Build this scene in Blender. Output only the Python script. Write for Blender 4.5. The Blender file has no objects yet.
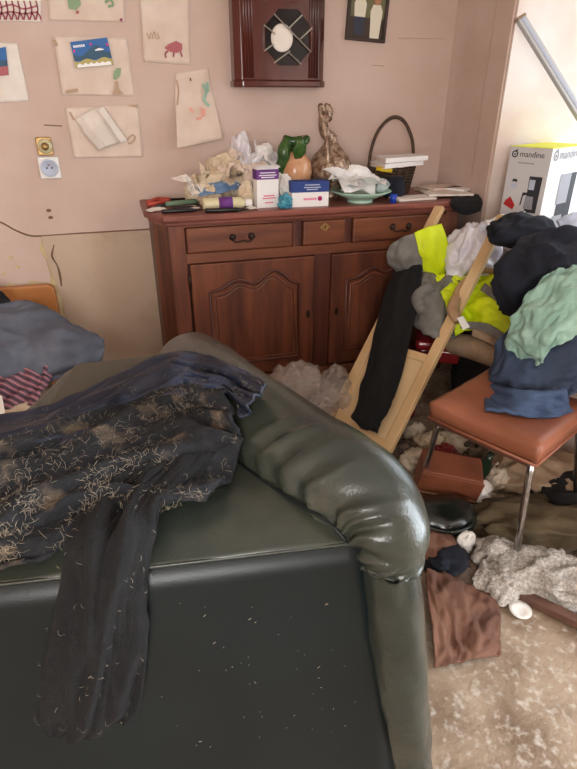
import bpy, math, random
import numpy as np
from mathutils import Vector, Matrix, Euler, noise
random.seed(7)
S = bpy.context.scene
COL = S.collection

# ------------------------------------------------------------------ camera, world, lights, exposure
CAM = Vector((0, 0, 1.45)); PITCH = math.radians(27.4); YAW = math.radians(16.5); FPX = 552.0
cd = bpy.data.cameras.new('camera'); cam = bpy.data.objects.new('camera', cd); COL.objects.link(cam)
cam.location = CAM; cam.rotation_euler = (math.pi/2-PITCH, 0, -YAW)
cd.sensor_fit = 'VERTICAL'; cd.sensor_height = 24; cd.lens = FPX*24/769; cd.clip_start = .02
S.camera = cam
w = bpy.data.worlds.new('sky'); S.world = w; w.use_nodes = True
bg = w.node_tree.nodes['Background']; bg.inputs[0].default_value = (.75, .87, 1, 1); bg.inputs[1].default_value = 1.2
def area(name, loc, rot, sx, sy, power, col):
    l = bpy.data.lights.new(name, 'AREA'); l.shape = 'RECTANGLE'; l.size = sx; l.size_y = sy; l.energy = power; l.color = col
    o = bpy.data.objects.new(name, l); COL.objects.link(o); o.location = loc; o.rotation_euler = rot; return o
R90 = math.pi/2
area('daylight_side_window', (2.78, 1.86, 1.55), (0, R90, 0), 1.45, 1.4, 13, (.88, .95, 1))
area('daylight_french_window', (2.78, -.25, 1.2), (0, R90, 0), 2.1, 1.6, 105, (.84, .93, 1))
area('daylight_rear_window', (-.75, -2.08, 1.6), (R90, 0, 0), 1.3, 1.3, 56, (1, .97, .93))
S.view_settings.view_transform = 'Standard'; S.view_settings.look = 'None'; S.view_settings.gamma = 1
S.view_settings.use_curve_mapping = False; S.view_settings.exposure = .56

# ------------------------------------------------------------------ measuring: a viewing ray met with a plane of the room
_F = Vector((math.sin(YAW)*math.cos(PITCH), math.cos(YAW)*math.cos(PITCH), -math.sin(PITCH)))
_R = Vector((math.cos(YAW), -math.sin(YAW), 0)); _U = _R.cross(_F)
def ray(x, y): return _F+_R*((x-288.5)/FPX)-_U*((y-384.5)/FPX)
def ay(x, y, Y): r = ray(x, y); return CAM+r*(Y/r.y)
def az(x, y, Z): r = ray(x, y); return CAM+r*((Z-CAM.z)/r.z)
def ap(x, y, p0, n): r = ray(x, y); return CAM+r*((p0-CAM).dot(n)/r.dot(n))

# ------------------------------------------------------------------ materials
def lin(c):
    o = []
    for v in c[:3]:
        v /= 255; o.append(v/12.92 if v <= .04045 else ((v+.055)/1.055)**2.4)
    return (*o, 1)
def mat(name, c, rough=.6, c2=None, scale=8, stops=(.38, .62), bump=0, bscale=60, metal=0, spec=.5, stretch=(1, 1, 1),
        c3=None, scale3=3, stops3=(.5, .7), coat=0, sheen=0, alpha=1, trans=0, detail=5):
    m = bpy.data.materials.new(name); m.use_nodes = True; nt = m.node_tree; N = nt.nodes; L = nt.links
    b = N['Principled BSDF']; b.inputs['Base Color'].default_value = lin(c); b.inputs['Roughness'].default_value = rough
    b.inputs['Metallic'].default_value = metal; b.inputs['Specular IOR Level'].default_value = spec
    b.inputs['Coat Weight'].default_value = coat; b.inputs['Sheen Weight'].default_value = sheen
    b.inputs['Alpha'].default_value = alpha; b.inputs['Transmission Weight'].default_value = trans
    tc = N.new('ShaderNodeTexCoord'); mp = N.new('ShaderNodeMapping'); mp.inputs['Scale'].default_value = stretch
    L.new(tc.outputs['Object'], mp.inputs['Vector'])
    def ramp(sc, st, det=detail):
        n = N.new('ShaderNodeTexNoise'); n.inputs['Scale'].default_value = sc; n.inputs['Detail'].default_value = det
        L.new(mp.outputs[0], n.inputs['Vector'])
        r = N.new('ShaderNodeMapRange'); r.inputs[1].default_value = st[0]; r.inputs[2].default_value = st[1]
        L.new(n.outputs['Fac'], r.inputs[0]); return r.outputs[0]
    last = None
    if c2:
        mx = N.new('ShaderNodeMix'); mx.data_type = 'RGBA'; mx.inputs[6].default_value = lin(c); mx.inputs[7].default_value = lin(c2)
        L.new(ramp(scale, stops), mx.inputs[0]); last = mx.outputs[2]
    if c3:
        mx = N.new('ShaderNodeMix'); mx.data_type = 'RGBA'; mx.inputs[7].default_value = lin(c3); mx.inputs[6].default_value = lin(c)
        if last: L.new(last, mx.inputs[6])
        L.new(ramp(scale3, stops3), mx.inputs[0]); last = mx.outputs[2]
    if last: L.new(last, b.inputs['Base Color'])
    if bump:
        n = N.new('ShaderNodeTexNoise'); n.inputs['Scale'].default_value = bscale; n.inputs['Detail'].default_value = 4
        L.new(mp.outputs[0], n.inputs['Vector'])
        bp = N.new('ShaderNodeBump'); bp.inputs['Strength'].default_value = bump; bp.inputs['Distance'].default_value = .01
        L.new(n.outputs['Fac'], bp.inputs['Height']); L.new(bp.outputs[0], b.inputs['Normal'])
    return m
def stripes(name, cols, scale, axis='X', rough=.9, dist=1.5):
    m = mat(name, cols[0], rough); nt = m.node_tree; N = nt.nodes; L = nt.links; b = N['Principled BSDF']
    tc = N.new('ShaderNodeTexCoord'); wv = N.new('ShaderNodeTexWave'); wv.bands_direction = axis
    wv.inputs['Scale'].default_value = scale; wv.inputs['Distortion'].default_value = dist
    L.new(tc.outputs['Object'], wv.inputs['Vector']); r = N.new('ShaderNodeValToRGB'); r.color_ramp.interpolation = 'CONSTANT'
    e = r.color_ramp.elements
    while len(e) < len(cols): e.new(.5)
    for i, c in enumerate(cols): e[i].position = i/len(cols); e[i].color = lin(c)
    L.new(wv.outputs['Fac'], r.inputs[0]); L.new(r.outputs[0], b.inputs['Base Color']); return m

M = {}
M['wallpaper'] = mat('faded pink wallpaper', (213, 190, 178), .85, (203, 177, 163), 3, (.35, .7), .12, 30, c3=(194, 166, 150), scale3=1.3, stops3=(.55, .75))
M['hardboard'] = mat('tan painted board', (202, 180, 158), .75, (190, 166, 144), 2.5, (.3, .7), .06, 20, c3=(172, 146, 120), scale3=4, stops3=(.6, .8))
M['plaster'] = mat('bare cream plaster', (226, 208, 164), .9, (206, 186, 140), 9, bump=.2, bscale=50)
M['white_plaster'] = mat('white window reveal paint', (235, 226, 220), .8, (222, 200, 186), 3, (.4, .7), .05, 20)
M['ceiling'] = mat('ceiling paint', (225, 215, 205), .9)
M['crack'] = mat('dark crack', (120, 92, 70), .95)
M['floor'] = mat('stained bare floor', (162, 142, 120), .55, (116, 95, 75), 7, (.36, .64), .35, 60, c3=(198, 189, 176), scale3=48, stops3=(.52, .78), detail=12)
M['cherry'] = mat('cherry stained wood', (116, 64, 40), .42, (76, 38, 25), 20, (.36, .66), .05, 60, stretch=(1, 1, .12), c3=(64, 30, 22), scale3=5, stops3=(.54, .76))
M['cherry_h'] = mat('cherry stained wood, grain along', (128, 75, 48), .42, (92, 48, 31), 20, (.36, .66), .05, 60, stretch=(.12, 1, 1), c3=(80, 38, 26), scale3=5, stops3=(.6, .8))
M['cherry_d'] = mat('dark cherry wood', (92, 46, 32), .45, (60, 28, 20), 18, (.36, .66), .05, 60, stretch=(1, 1, .12))
M['top_wood'] = mat('worn red sideboard top', (146, 84, 70), .4, (104, 54, 44), 20, (.3, .7), .05, 60, stretch=(.15, 1, 1))
M['clock_wood'] = mat('dark mahogany', (92, 36, 25), .22, (64, 23, 17), 7, (.3, .7), 0, stretch=(1, 1, .15), coat=.3)
M['iron'] = mat('dark aged iron', (58, 46, 40), .45, metal=.8)
M['brass'] = mat('tarnished brass', (180, 150, 96), .4, (140, 110, 66), 30, metal=.7)
M['chrome'] = mat('dull chrome', (190, 190, 190), .22, (150, 146, 142), 20, metal=1)
M['silver'] = mat('silver strip', (205, 200, 190), .3, metal=.8)
M['black'] = mat('black plastic', (18, 18, 20), .35)
M['dark_glass'] = mat('dark glass', (9, 8, 8), .12, spec=.25)
M['white_plastic'] = mat('white plastic', (232, 230, 224), .4)
M['alu'] = mat('white aluminium', (205, 210, 212), .35, metal=.3)
M['paper'] = mat('aged paper', (228, 210, 196), .9, (218, 197, 180), 8, bump=.05, bscale=30)
M['paper_w'] = mat('whiter paper', (238, 230, 220), .9, (226, 216, 204), 8)
M['paper_cream'] = mat('crumpled cream paper', (220, 204, 178), .9, (198, 176, 146), 14)
M['white'] = mat('white card', (238, 236, 234), .6)
M['tissue'] = mat('white tissue', (236, 232, 226), .85, (214, 206, 196), 20)
for n, c in dict(ink_red=(178, 100, 104), ink_dkred=(150, 70, 84), ink_green=(140, 164, 128), ink_brown=(186, 156, 128), ink_pink=(230, 166, 152),
                 ink_teal=(150, 186, 168), purple=(104, 50, 128), blue_print=(36, 64, 132), pink_print=(222, 120, 150), sky=(56, 108, 170),
                 mountain=(58, 92, 116), meadow=(184, 172, 104), grass=(70, 110, 60), magenta=(214, 60, 130), skin=(176, 124, 92), hair=(30, 22, 20),
                 cloth_w=(226, 220, 200), navy_p=(52, 56, 74), photo_bg=(110, 108, 76), photo_dk=(64, 52, 44), grey_print=(150, 150, 156), logo=(44, 44, 50),
                 red_print=(186, 40, 40), white_print=(244, 244, 246), cool_grey=(188, 196, 214)).items():
    M[n] = mat(n.replace('_', ' '), c, .7)
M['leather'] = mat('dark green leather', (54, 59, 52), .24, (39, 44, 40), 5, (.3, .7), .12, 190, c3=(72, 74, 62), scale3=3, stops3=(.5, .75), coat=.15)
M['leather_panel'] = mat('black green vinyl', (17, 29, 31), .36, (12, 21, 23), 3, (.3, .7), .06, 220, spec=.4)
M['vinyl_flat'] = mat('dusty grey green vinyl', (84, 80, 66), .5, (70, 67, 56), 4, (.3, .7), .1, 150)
M['wool'] = mat('charcoal wool with lint', (24, 26, 31), .95, (40, 42, 46), 30, (.4, .7), .5, 260, c3=(120, 104, 84), scale3=15, stops3=(.57, .80))
M['wool_sleeve'] = mat('black ribbed wool', (13, 14, 16), .95, (22, 22, 24), 30, (.4, .7), .5, 260)
M['navy_satin'] = mat('dark navy lining', (32, 40, 58), .5, (22, 26, 38), 6, (.3, .7), .1, 90, c3=(74, 92, 126), scale3=5, stops3=(.55, .8))
M['fur'] = mat('pale pet hair', (168, 156, 136), .8)
M['pine'] = mat('raw pine', (224, 192, 146), .6, (206, 168, 118), 9, (.3, .7), .04, 60, stretch=(1, 1, .15))
M['pine_panel'] = mat('raw pine panel', (226, 198, 156), .6, (212, 178, 130), 6, (.3, .7), .03, 60, stretch=(1, 1, .15))
M['black_cloth'] = mat('black cotton', (9, 9, 10), .95, (18, 18, 19), 30, bump=.3, bscale=200)
M['grey_cloth'] = mat('grey work cloth', (126, 124, 118), .85, (108, 106, 102), 20, bump=.3, bscale=200)
M['hivis'] = mat('fluorescent yellow cloth', (222, 240, 12), .6, (206, 226, 10), 12, bump=.15, bscale=150)
M['poly'] = mat('white plastic film', (236, 232, 236), .3, (222, 214, 222), 10, bump=.3, bscale=22, trans=.15)
M['clear_poly'] = mat('dusty clear plastic film', (206, 194, 186), .10, (180, 166, 156), 8, bump=.6, bscale=16, alpha=.42)
M['navy_cloth'] = mat('navy fleece', (14, 18, 30), .9, (24, 30, 44), 14, bump=.3, bscale=200)
M['denim'] = mat('dark denim', (46, 58, 78), .85, (62, 78, 104), 8, (.35, .7), .3, 220)
M['denim_light'] = mat('blue denim', (72, 92, 124), .85, (56, 74, 104), 10, bump=.3, bscale=220)
M['mint'] = mat('mint green cotton', (160, 194, 178), .85, (138, 174, 158), 12, bump=.3, bscale=150)
M['tan_wood'] = mat('tan bent wood', (186, 150, 112), .5, (160, 124, 88), 10)
M['tan_cloth'] = mat('tan canvas', (166, 142, 116), .9, (142, 118, 94), 16, bump=.3, bscale=160)
M['red_gloss'] = mat('glossy dark red', (132, 18, 26), .3, (110, 14, 20), 6, coat=.3)
M['orange_vinyl'] = mat('worn orange brown vinyl', (152, 92, 66), .42, (134, 78, 54), 6, (.35, .7), .1, 160, c3=(174, 122, 98), scale3=10, stops3=(.62, .8))
M['orange_edge'] = mat('dark underside board', (96, 56, 42), .7, (76, 44, 34), 9)
M['brown_leather'] = mat('brown leather', (126, 70, 46), .5, (104, 56, 36), 8, bump=.15, bscale=120)
M['shiny_black'] = mat('shiny black vinyl', (20, 23, 20), .2, (32, 36, 32), 8, bump=.2, bscale=60)
M['brown_cloth'] = mat('brown cotton cloth', (116, 80, 62), .9, (96, 64, 50), 9, bump=.25, bscale=200)
M['khaki'] = mat('muddy khaki cloth', (92, 78, 54), .9, (70, 58, 40), 7, bump=.3, bscale=120)
M['knit'] = mat('grey knitted cloth', (196, 188, 178), .9, (152, 144, 134), 110, (.35, .6), .8, 160)
M['offwhite_cloth'] = mat('dirty off white cloth', (200, 186, 166), .9, (158, 138, 114), 16, bump=.3, bscale=120)
M['dirt_cloth'] = mat('dark mixed rags', (66, 54, 46), .9, (104, 84, 66), 12, bump=.3, bscale=120)
M['slate_cloth'] = mat('slate blue cotton', (98, 102, 114), .7, (80, 84, 95), 8, bump=.15, bscale=160)
M['honey_wood'] = mat('honey varnished wood', (196, 132, 76), .4, (172, 108, 58), 6, (.3, .7), stretch=(.15, 1, 1))
M['plaid'] = stripes('plaid pink and dark stripes', [(60, 52, 62), (150, 84, 100), (86, 92, 104), (44, 38, 46), (176, 120, 128)], 14, 'DIAGONAL')
M['wicker'] = mat('dark wicker', (84, 62, 44), .7, (58, 42, 30), 40, bump=.4, bscale=120)
M['frog_green'] = mat('glazed green ceramic', (62, 96, 40), .22, (40, 70, 28), 18)
M['peach'] = mat('glazed peach ceramic', (216, 168, 130), .22, (196, 140, 100), 12)
M['bronze'] = mat('silvered bronze', (190, 166, 142), .26, (112, 84, 66), 34, metal=.5, bump=.6, bscale=70)
M['celadon'] = mat('celadon ceramic', (176, 212, 192), .25)
M['glass'] = mat('clear glass', (226, 240, 238), .06, alpha=.45)
M['blue_glass'] = mat('cobalt plastic', (30, 66, 176), .25)
M['teal_film'] = mat('teal plastic film', (70, 150, 170), .35, (50, 120, 150), 20, bump=.3, bscale=40)
M['blue_film'] = mat('blue plastic film', (108, 142, 178), .4, (84, 118, 158), 14, bump=.3, bscale=40)
M['tube_cream'] = mat('cream bottle', (210, 200, 160), .35)
M['red_tool'] = mat('red rubber', (188, 74, 60), .5)
M['green_tool'] = mat('grey green rubber', (104, 128, 104), .5)
M['yellow'] = mat('yellow plastic', (232, 196, 40), .4)
M['box_yellow'] = mat('fluorescent yellow card', (232, 240, 20), .5)
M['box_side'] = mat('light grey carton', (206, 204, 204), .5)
M['dark_timber'] = mat('brown painted bar', (112, 78, 62), .6, (86, 58, 46), 8)
M['bottle_green'] = mat('dark green glass', (30, 48, 34), .12)
M['window_paint'] = mat('white window paint', (236, 236, 232), .5)
m = bpy.data.materials.new('window pane'); m.use_nodes = True; nt = m.node_tree; nt.nodes.clear()
o_ = nt.nodes.new('ShaderNodeOutputMaterial'); t_ = nt.nodes.new('ShaderNodeBsdfTransparent'); g_ = nt.nodes.new('ShaderNodeBsdfGlossy'); x_ = nt.nodes.new('ShaderNodeMixShader')
g_.inputs['Roughness'].default_value = .02; x_.inputs[0].default_value = .06
nt.links.new(t_.outputs[0], x_.inputs[1]); nt.links.new(g_.outputs[0], x_.inputs[2]); nt.links.new(x_.outputs[0], o_.inputs[0]); M['pane'] = m

# ------------------------------------------------------------------ object helpers
def props(o, label=None, cat=None, group=None, kind=None):
    if label: o['label'] = label
    if cat: o['category'] = cat
    if group: o['group'] = group
    if kind: o['kind'] = kind
    return o
def thing(name, label, cat, loc=(0, 0, 0), rot=(0, 0, 0), group=None):
    o = bpy.data.objects.new(name, None); COL.objects.link(o); o.empty_display_size = .05
    o.location = loc; o.rotation_euler = rot; return props(o, label, cat, group)
def obj(name, vf, m, parent=None, loc=(0, 0, 0), rot=(0, 0, 0), label=None, cat=None, group=None, kind=None,
        smooth=False, bevel=0, seg=2, solid=0, sub=0, world=False):
    """one mesh object; world=True: the vertices are room coordinates and are re-based on the object or its parent"""
    v, f = vf; me = bpy.data.meshes.new(name)
    v = [Vector(p) for p in v]
    if world:
        if parent is not None:
            inv = root_matrix(parent).inverted(); v = [inv@p for p in v]
        else:
            cx = (min(p.x for p in v)+max(p.x for p in v))/2; cy = (min(p.y for p in v)+max(p.y for p in v))/2
            loc = Vector((cx, cy, min(p.z for p in v))); v = [p-loc for p in v]
    me.from_pydata([tuple(p) for p in v], [], f); me.update()
    if smooth:
        me.polygons.foreach_set('use_smooth', [True]*len(me.polygons))
    me.materials.append(M[m] if isinstance(m, str) else m)
    o = bpy.data.objects.new(name, me); COL.objects.link(o); o.location = loc; o.rotation_euler = rot
    if parent is not None: o.parent = parent
    if bevel:
        b = o.modifiers.new('bevel', 'BEVEL'); b.width = bevel; b.segments = seg; b.limit_method = 'ANGLE'
    if solid:
        s = o.modifiers.new('solid', 'SOLIDIFY'); s.thickness = solid; s.offset = 0
    if sub:
        s = o.modifiers.new('sub', 'SUBSURF'); s.levels = sub; s.render_levels = sub
    return props(o, label, cat, group, kind)
def root_matrix(o):
    m = Matrix.LocRotScale(o.location, o.rotation_euler, None)
    return root_matrix(o.parent)@m if o.parent else m
def box(sx, sy, sz, c=(0, 0, 0)):
    x, y, z = c; v = [(x+i*sx/2, y+j*sy/2, z+k*sz/2) for i in (-1, 1) for j in (-1, 1) for k in (-1, 1)]
    return v, [(0, 1, 3, 2), (4, 6, 7, 5), (0, 4, 5, 1), (2, 3, 7, 6), (0, 2, 6, 4), (1, 5, 7, 3)]
def box2(a, b): return box(b[0]-a[0], b[1]-a[1], b[2]-a[2], ((a[0]+b[0])/2, (a[1]+b[1])/2, (a[2]+b[2])/2))
def join(*ms):
    V, F = [], []
    for v, f in ms:
        n = len(V); V += list(v); F += [tuple(i+n for i in q) for q in f]
    return V, F
def xf(vf, m): return [m@Vector(p) for p in vf[0]], vf[1]
def TR(loc, rot=(0, 0, 0), sc=(1, 1, 1)): return Matrix.LocRotScale(Vector(loc), Euler(rot), Vector(sc))
def prism(pts, d0, d1, axis='Y'):
    n = len(pts)
    def P(p, d): return {'Y': (p[0], d, p[1]), 'Z': (p[0], p[1], d), 'X': (d, p[0], p[1])}[axis]
    v = [P(p, d0) for p in pts]+[P(p, d1) for p in pts]
    f = [tuple(range(n)), tuple(range(2*n-1, n-1, -1))]+[(i, i+n, (i+1) % n+n, (i+1) % n) for i in range(n)]
    return v, f
def lathe(prof, n=24, sq=None):
    v, f = [], []
    for r, z in prof:
        for k in range(n):
            a = 2*math.pi*k/n; v.append((r*math.cos(a), r*math.sin(a), z))
    for i in range(len(prof)-1):
        for k in range(n): f.append((i*n+k, i*n+(k+1) % n, (i+1)*n+(k+1) % n, (i+1)*n+k))
    if prof[0][0] > 1e-6: f.append(tuple(range(n-1, -1, -1)))
    if prof[-1][0] > 1e-6: f.append(tuple(range((len(prof)-1)*n, len(prof)*n)))
    return v, f
def cr(pts, t):
    n = len(pts)-1; t = max(0, min(.999999, t))*n; i = int(t); u = t-i
    g = lambda k: Vector(pts[k]) if 0 <= k <= n else (2*Vector(pts[0])-Vector(pts[1]) if k < 0 else 2*Vector(pts[n])-Vector(pts[n-1]))
    a, b, c, d = g(i-1), g(i), g(i+1), g(i+2)
    return .5*((2*b)+(c-a)*u+(2*a-5*b+4*c-d)*u*u+(3*b-a-3*c+d)*u**3)
def tube(pts, r, n=10, seg=None, closed=False, flat=1, smooth_path=True):
    """r: number or list along the path; flat squashes the section in its second direction"""
    if seg: pts = [cr(pts, i/seg) for i in range(seg+1)] if smooth_path else pts
    pts = [Vector(p) for p in pts]; m = len(pts); v, f = [], []; ref = None
    for i, p in enumerate(pts):
        a = pts[i-1] if i else (pts[-1] if closed else p); b = pts[(i+1) % m] if (i < m-1 or closed) else p
        t = (b-a).normalized()
        if ref is None: ref = Vector((0, 0, 1)) if abs(t.z) < .9 else Vector((1, 0, 0))
        s = t.cross(ref).normalized(); ref = s.cross(t).normalized()
        ri = r if not isinstance(r, (list, tuple)) else cr([(q, 0, 0) for q in r], i/(m-1)).x
        for k in range(n):
            an = 2*math.pi*k/n; v.append(p+s*ri*math.cos(an)+ref*ri*flat*math.sin(an))
    for i in range(m if closed else m-1):
        j = (i+1) % m
        for k in range(n): f.append((i*n+k, i*n+(k+1) % n, j*n+(k+1) % n, j*n+k))
    if not closed: f += [tuple(range(n-1, -1, -1)), tuple(range((m-1)*n, m*n))]
    return v, f
def rod(a, b, r, n=10): return tube([a, b], r, n)
def bar(a, b, wx, wy, up=(0, 0, 1)):
    a = Vector(a); b = Vector(b); t = (b-a).normalized(); u = Vector(up); s = t.cross(u).normalized(); u = s.cross(t)
    v = [p+s*i*wx/2+u*j*wy/2 for p in (a, b) for i, j in ((-1, -1), (1, -1), (1, 1), (-1, 1))]
    return v, [(3, 2, 1, 0), (4, 5, 6, 7)]+[(i, (i+1) % 4, (i+1) % 4+4, i+4) for i in range(4)]
def ridge(p, seed):
    q = Vector((p[0]+seed*7.13, p[1]-seed*3.7, p[2]+seed*1.9)); return 1-2*abs(noise.noise(q))
def sheet(rows, nu=40, nv=40, folds=(), seed=1, edge=.0):
    """a cloth or paper: a coarse net of points, smoothed, with folds (freq across, freq along, height) raised along its normal"""
    R = len(rows); C = len(rows[0]); P = []
    cols = [[cr([rows[r][c] for r in range(R)], j/nv) for c in range(C)] for j in range(nv+1)]
    for j in range(nv+1):
        P.append([cr(cols[j], i/nu) for i in range(nu+1)])
    v = []
    for j in range(nv+1):
        for i in range(nu+1):
            du = P[j][min(i+1, nu)]-P[j][max(i-1, 0)]; dv = P[min(j+1, nv)][i]-P[max(j-1, 0)][i]
            n = du.cross(dv); n = n.normalized() if n.length > 1e-9 else Vector((0, 0, 1))
            if n.dot(CAM-P[j][i]) < 0: n = -n
            h = 0
            for k, (fu, fv, am) in enumerate(folds):
                wob = .35*noise.noise(Vector((i/nu*2, j/nv*2, seed+k)))
                h += am*ridge(((i/nu+wob*.3)*fu, (j/nv)*fv, k*5), seed+k)
            p = P[j][i]+n*h
            if edge and (i in (0, nu) or j in (0, nv)): p = p+noise.noise_vector(p*30)*edge
            v.append(p)
    W = nu+1
    return v, [(j*W+i, j*W+i+1, (j+1)*W+i+1, (j+1)*W+i) for j in range(nv) for i in range(nu)]
_ico = {}
def ico(n):
    if n not in _ico:
        import bmesh
        b = bmesh.new(); bmesh.ops.create_icosphere(b, subdivisions=n, radius=1)
        _ico[n] = ([v.co.copy() for v in b.verts], [tuple(x.index for x in f.verts) for f in b.faces]); b.free()
    return _ico[n]
def lump(rad, seed=1, n=4, amps=((1.2, .25), (3, .12)), flat=-.55, stretch=(1, 1, 1), rot=(0, 0, 0)):
    """a soft or crumpled heap: a ball with folds, flattened where it rests; lowest point at z=0"""
    v0, f = ico(n); v = []; m = Euler(rot).to_matrix()
    for d in v0:
        q = Vector((d.x*stretch[0], d.y*stretch[1], d.z*stretch[2])); r = 1
        for k, (fr, am) in enumerate(amps): r += am*(ridge(q*fr, seed+k*3)-.35) if k else am*noise.noise(q*fr+Vector((seed*5.1, seed, 0)))
        p = d*r
        if p.z < flat: p.z = flat+(p.z-flat)*.08
        v.append(m@Vector((p.x*rad[0], p.y*rad[1], p.z*rad[2])))
    lo = min(p.z for p in v)
    return [p-Vector((0, 0, lo)) for p in v], f
def scribble(pts, wd, y=-.0012, n=24):
    """a drawn stroke: a flat ribbon of ink in the XZ plane"""
    P = [cr([(a, 0, b) for a, b in pts], i/n) for i in range(n+1)]; v = []
    for i, p in enumerate(P):
        t = (P[min(i+1, n)]-P[max(i-1, 0)]).normalized(); s = Vector((-t.z, 0, t.x))*wd/2
        v += [p+s+Vector((0, y, 0)), p-s+Vector((0, y, 0))]
    return v, [(2*i, 2*i+1, 2*i+3, 2*i+2) for i in range(n)]
def lettering(txt, size, m, parent, loc, rot, align='LEFT', name='lettering', kind=None):
    c = bpy.data.curves.new('letters', 'FONT'); c.body = txt; c.size = size; c.align_x = align; c.extrude = .0003
    t = bpy.data.objects.new('letters', c); COL.objects.link(t)
    me = bpy.data.meshes.new_from_object(t.evaluated_get(bpy.context.evaluated_depsgraph_get()))
    bpy.data.objects.remove(t); me.materials.clear(); me.materials.append(M[m])
    o = bpy.data.objects.new(name, me); COL.objects.link(o); o.parent = parent; o.location = loc; o.rotation_euler = rot; return o

# ================================================================== THE ROOM
WY = 3.1; WX = 1.842
def st(name, vf, m, parent=None, **k):
    return obj(name, vf, m, parent, kind=None if parent else 'structure', world=True, **k)
st('floor', box2((-2.2, -2.1, -.05), (2.9, WY+.1, 0)), 'floor')
st('ceiling', box2((-2.2, -2.1, 2.6), (2.9, WY+.1, 2.7)), 'ceiling')
st('wall_left', box2((-2.3, -2.1, 0), (-2.2, WY, 2.6)), 'wallpaper')
wb = st('wall_back', box2((-2.3, WY, 0), (2.9, WY+.12, 2.6)), 'plaster')
# wallpaper layer with its torn lower edge
lowz = [(-2.2, .60), (-1.4, .57), (-.9, .59), (-.66, .57), (-.60, .60), (-.55, .575), (-.49, .60), (-.44, .585), (-.405, .58), (-.395, .62), (-.40, .70), (-.425, .76), (-.405, .80), (-.40, .829)]
pts = [(WX, 2.6), (-2.2, 2.6)]+lowz+[(-.2, .832), (.16, .828), (WX, .828)]
st('wallpaper', prism(pts, WY-.006, WY, 'Y'), 'wallpaper', wb)
st('hardboard_panel', prism([(-.36, .02), (-.36, .50), (-.385, .62), (-.395, .70), (-.40, .825), (WX, .825), (WX, .02)], WY-.010, WY, 'Y'), 'hardboard', wb)
crk = [ay(-40, 208, WY-.006), ay(0, 222, WY-.006), ay(15, 230, WY-.006), ay(30, 235.5, WY-.006), ay(45, 235.8, WY-.006), ay(70, 234, WY-.006), ay(110, 231.5, WY-.006), ay(152, 229, WY-.006), ay(190, 226, WY-.006)]
st('wallpaper_crease', tube(crk, .0045, 6, 50), 'crack', wb, smooth=True)
st('wallpaper_tear', tube([ay(54, 245, WY-.013), ay(52, 256, WY-.013), ay(57, 265, WY-.013), ay(60, 275, WY-.013), ay(61.5, 286, WY-.013)], [.002, .005, .003, .006, .003], 6, 24), 'crack', wb, smooth=True)
for (a, b) in (((11, 259), (13, 267)), ((18, 268), (26, 271)), ((4, 275), (17, 281)), ((49, 212), (50, 214)), ((51, 219), (52.5, 221))):
    st('wall_chip', lump((.012, .004, .008), a[0], 2, flat=-.9), 'plaster' if a[0] < 30 else 'crack', wb).location = ay(*a, WY-.006)
for y0_, a, b in ((38, 398, 446), (65, 372, 384), (125, 44, 62)):
    st('wall_scratch', rod(ay(a, y0_, WY-.006), ay(b, y0_+1, WY-.006), .0025, 5), 'crack' if y0_ > 100 else 'hardboard', wb)
st('baseboard_back', box2((-2.2, WY-.022, 0), (WX, WY-.010, .09)), 'hardboard', bevel=.004)
# right wall: a strip beyond the window, the deep window embrasure, a pier, a french window
YJ = 2.585
wr = st('wall_right', box2((WX, YJ, 0), (2.9, WY, 2.6)), 'wallpaper')
st('corner_strip', box2((WX-.012, YJ+.0, .0), (WX, YJ+.145, 2.6)), 'wallpaper', wr, bevel=.004)
st('pier', box2((WX, .62, 0), (2.9, 1.12, 2.6)), 'wallpaper', wr)
st('parapet', box2((WX, 1.12, 0), (2.9, YJ, .78)), 'wallpaper', wr)
st('lintel', box2((WX, 1.12, 2.25), (2.9, YJ, 2.6)), 'wallpaper', wr)
st('lintel', box2((WX, -1.12, 2.25), (2.9, .62, 2.6)), 'wallpaper', wr)
st('end_wall', box2((WX, -2.1, 0), (2.9, -1.12, 2.6)), 'wallpaper', wr)
st('reveal_lining', box2((WX+.002, YJ-.008, .78), (2.66, YJ, 2.25)), 'white_plaster', wr)
st('reveal_lining', box2((WX+.002, 1.12, .78), (2.66, 1.128, 2.25)), 'white_plaster', wr)
st('window_sill', box2((WX-.03, 1.12, .78), (2.66, YJ-.008, .80)), 'white_plaster', wr, bevel=.004)
def window(name, x, y0, y1, z0, z1, along='Y', nz=2):
    o = bpy.data.objects.new(name, None); COL.objects.link(o); o['kind'] = 'structure'; o.location = (x, (y0+y1)/2, z0) if along == 'Y' else ((y0+y1)/2, x, z0)
    def P(a, b, zz0, zz1, t): return box2((x-t, a, zz0), (x+t, b, zz1)) if along == 'Y' else box2((a, x-t, zz0), (b, x+t, zz1))
    fw = .06; mid = (y0+y1)/2
    for a, b in ((y0, y0+fw), (mid-fw/2, mid+fw/2), (y1-fw, y1)): obj('stile', P(a, b, z0, z1, .03), 'window_paint', o, world=True)
    for z in [z0]+[z0+(z1-z0-fw)*k/nz for k in range(1, nz+1)]: obj('rail', P(y0, y1, z, z+fw, .025), 'window_paint', o, world=True)
    for a, b in ((y0+fw, mid-fw/2), (mid+fw/2, y1-fw)): obj('pane', P(a, b, z0+fw, z1-fw, .002), 'pane', o, world=True)
    return o
window('window_1', 2.63, 1.128, YJ-.008, .80, 2.25)
window('window_2', 2.63, -1.12, .62, .0, 2.25, nz=3)
wq = st('wall_rear', box2((-2.3, -2.2, 0), (-1.5, -2.1, 2.6)), 'wallpaper')
st('rear_pier', box2((0, -2.2, 0), (2.9, -2.1, 2.6)), 'wallpaper', wq)
st('rear_parapet', box2((-1.5, -2.2, 0), (0, -2.1, .9)), 'wallpaper', wq)
st('rear_lintel', box2((-1.5, -2.2, 2.25), (0, -2.1, 2.6)), 'wallpaper', wq)
window('window_3', -2.15, -1.5, 0, .9, 2.25, 'X')

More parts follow.
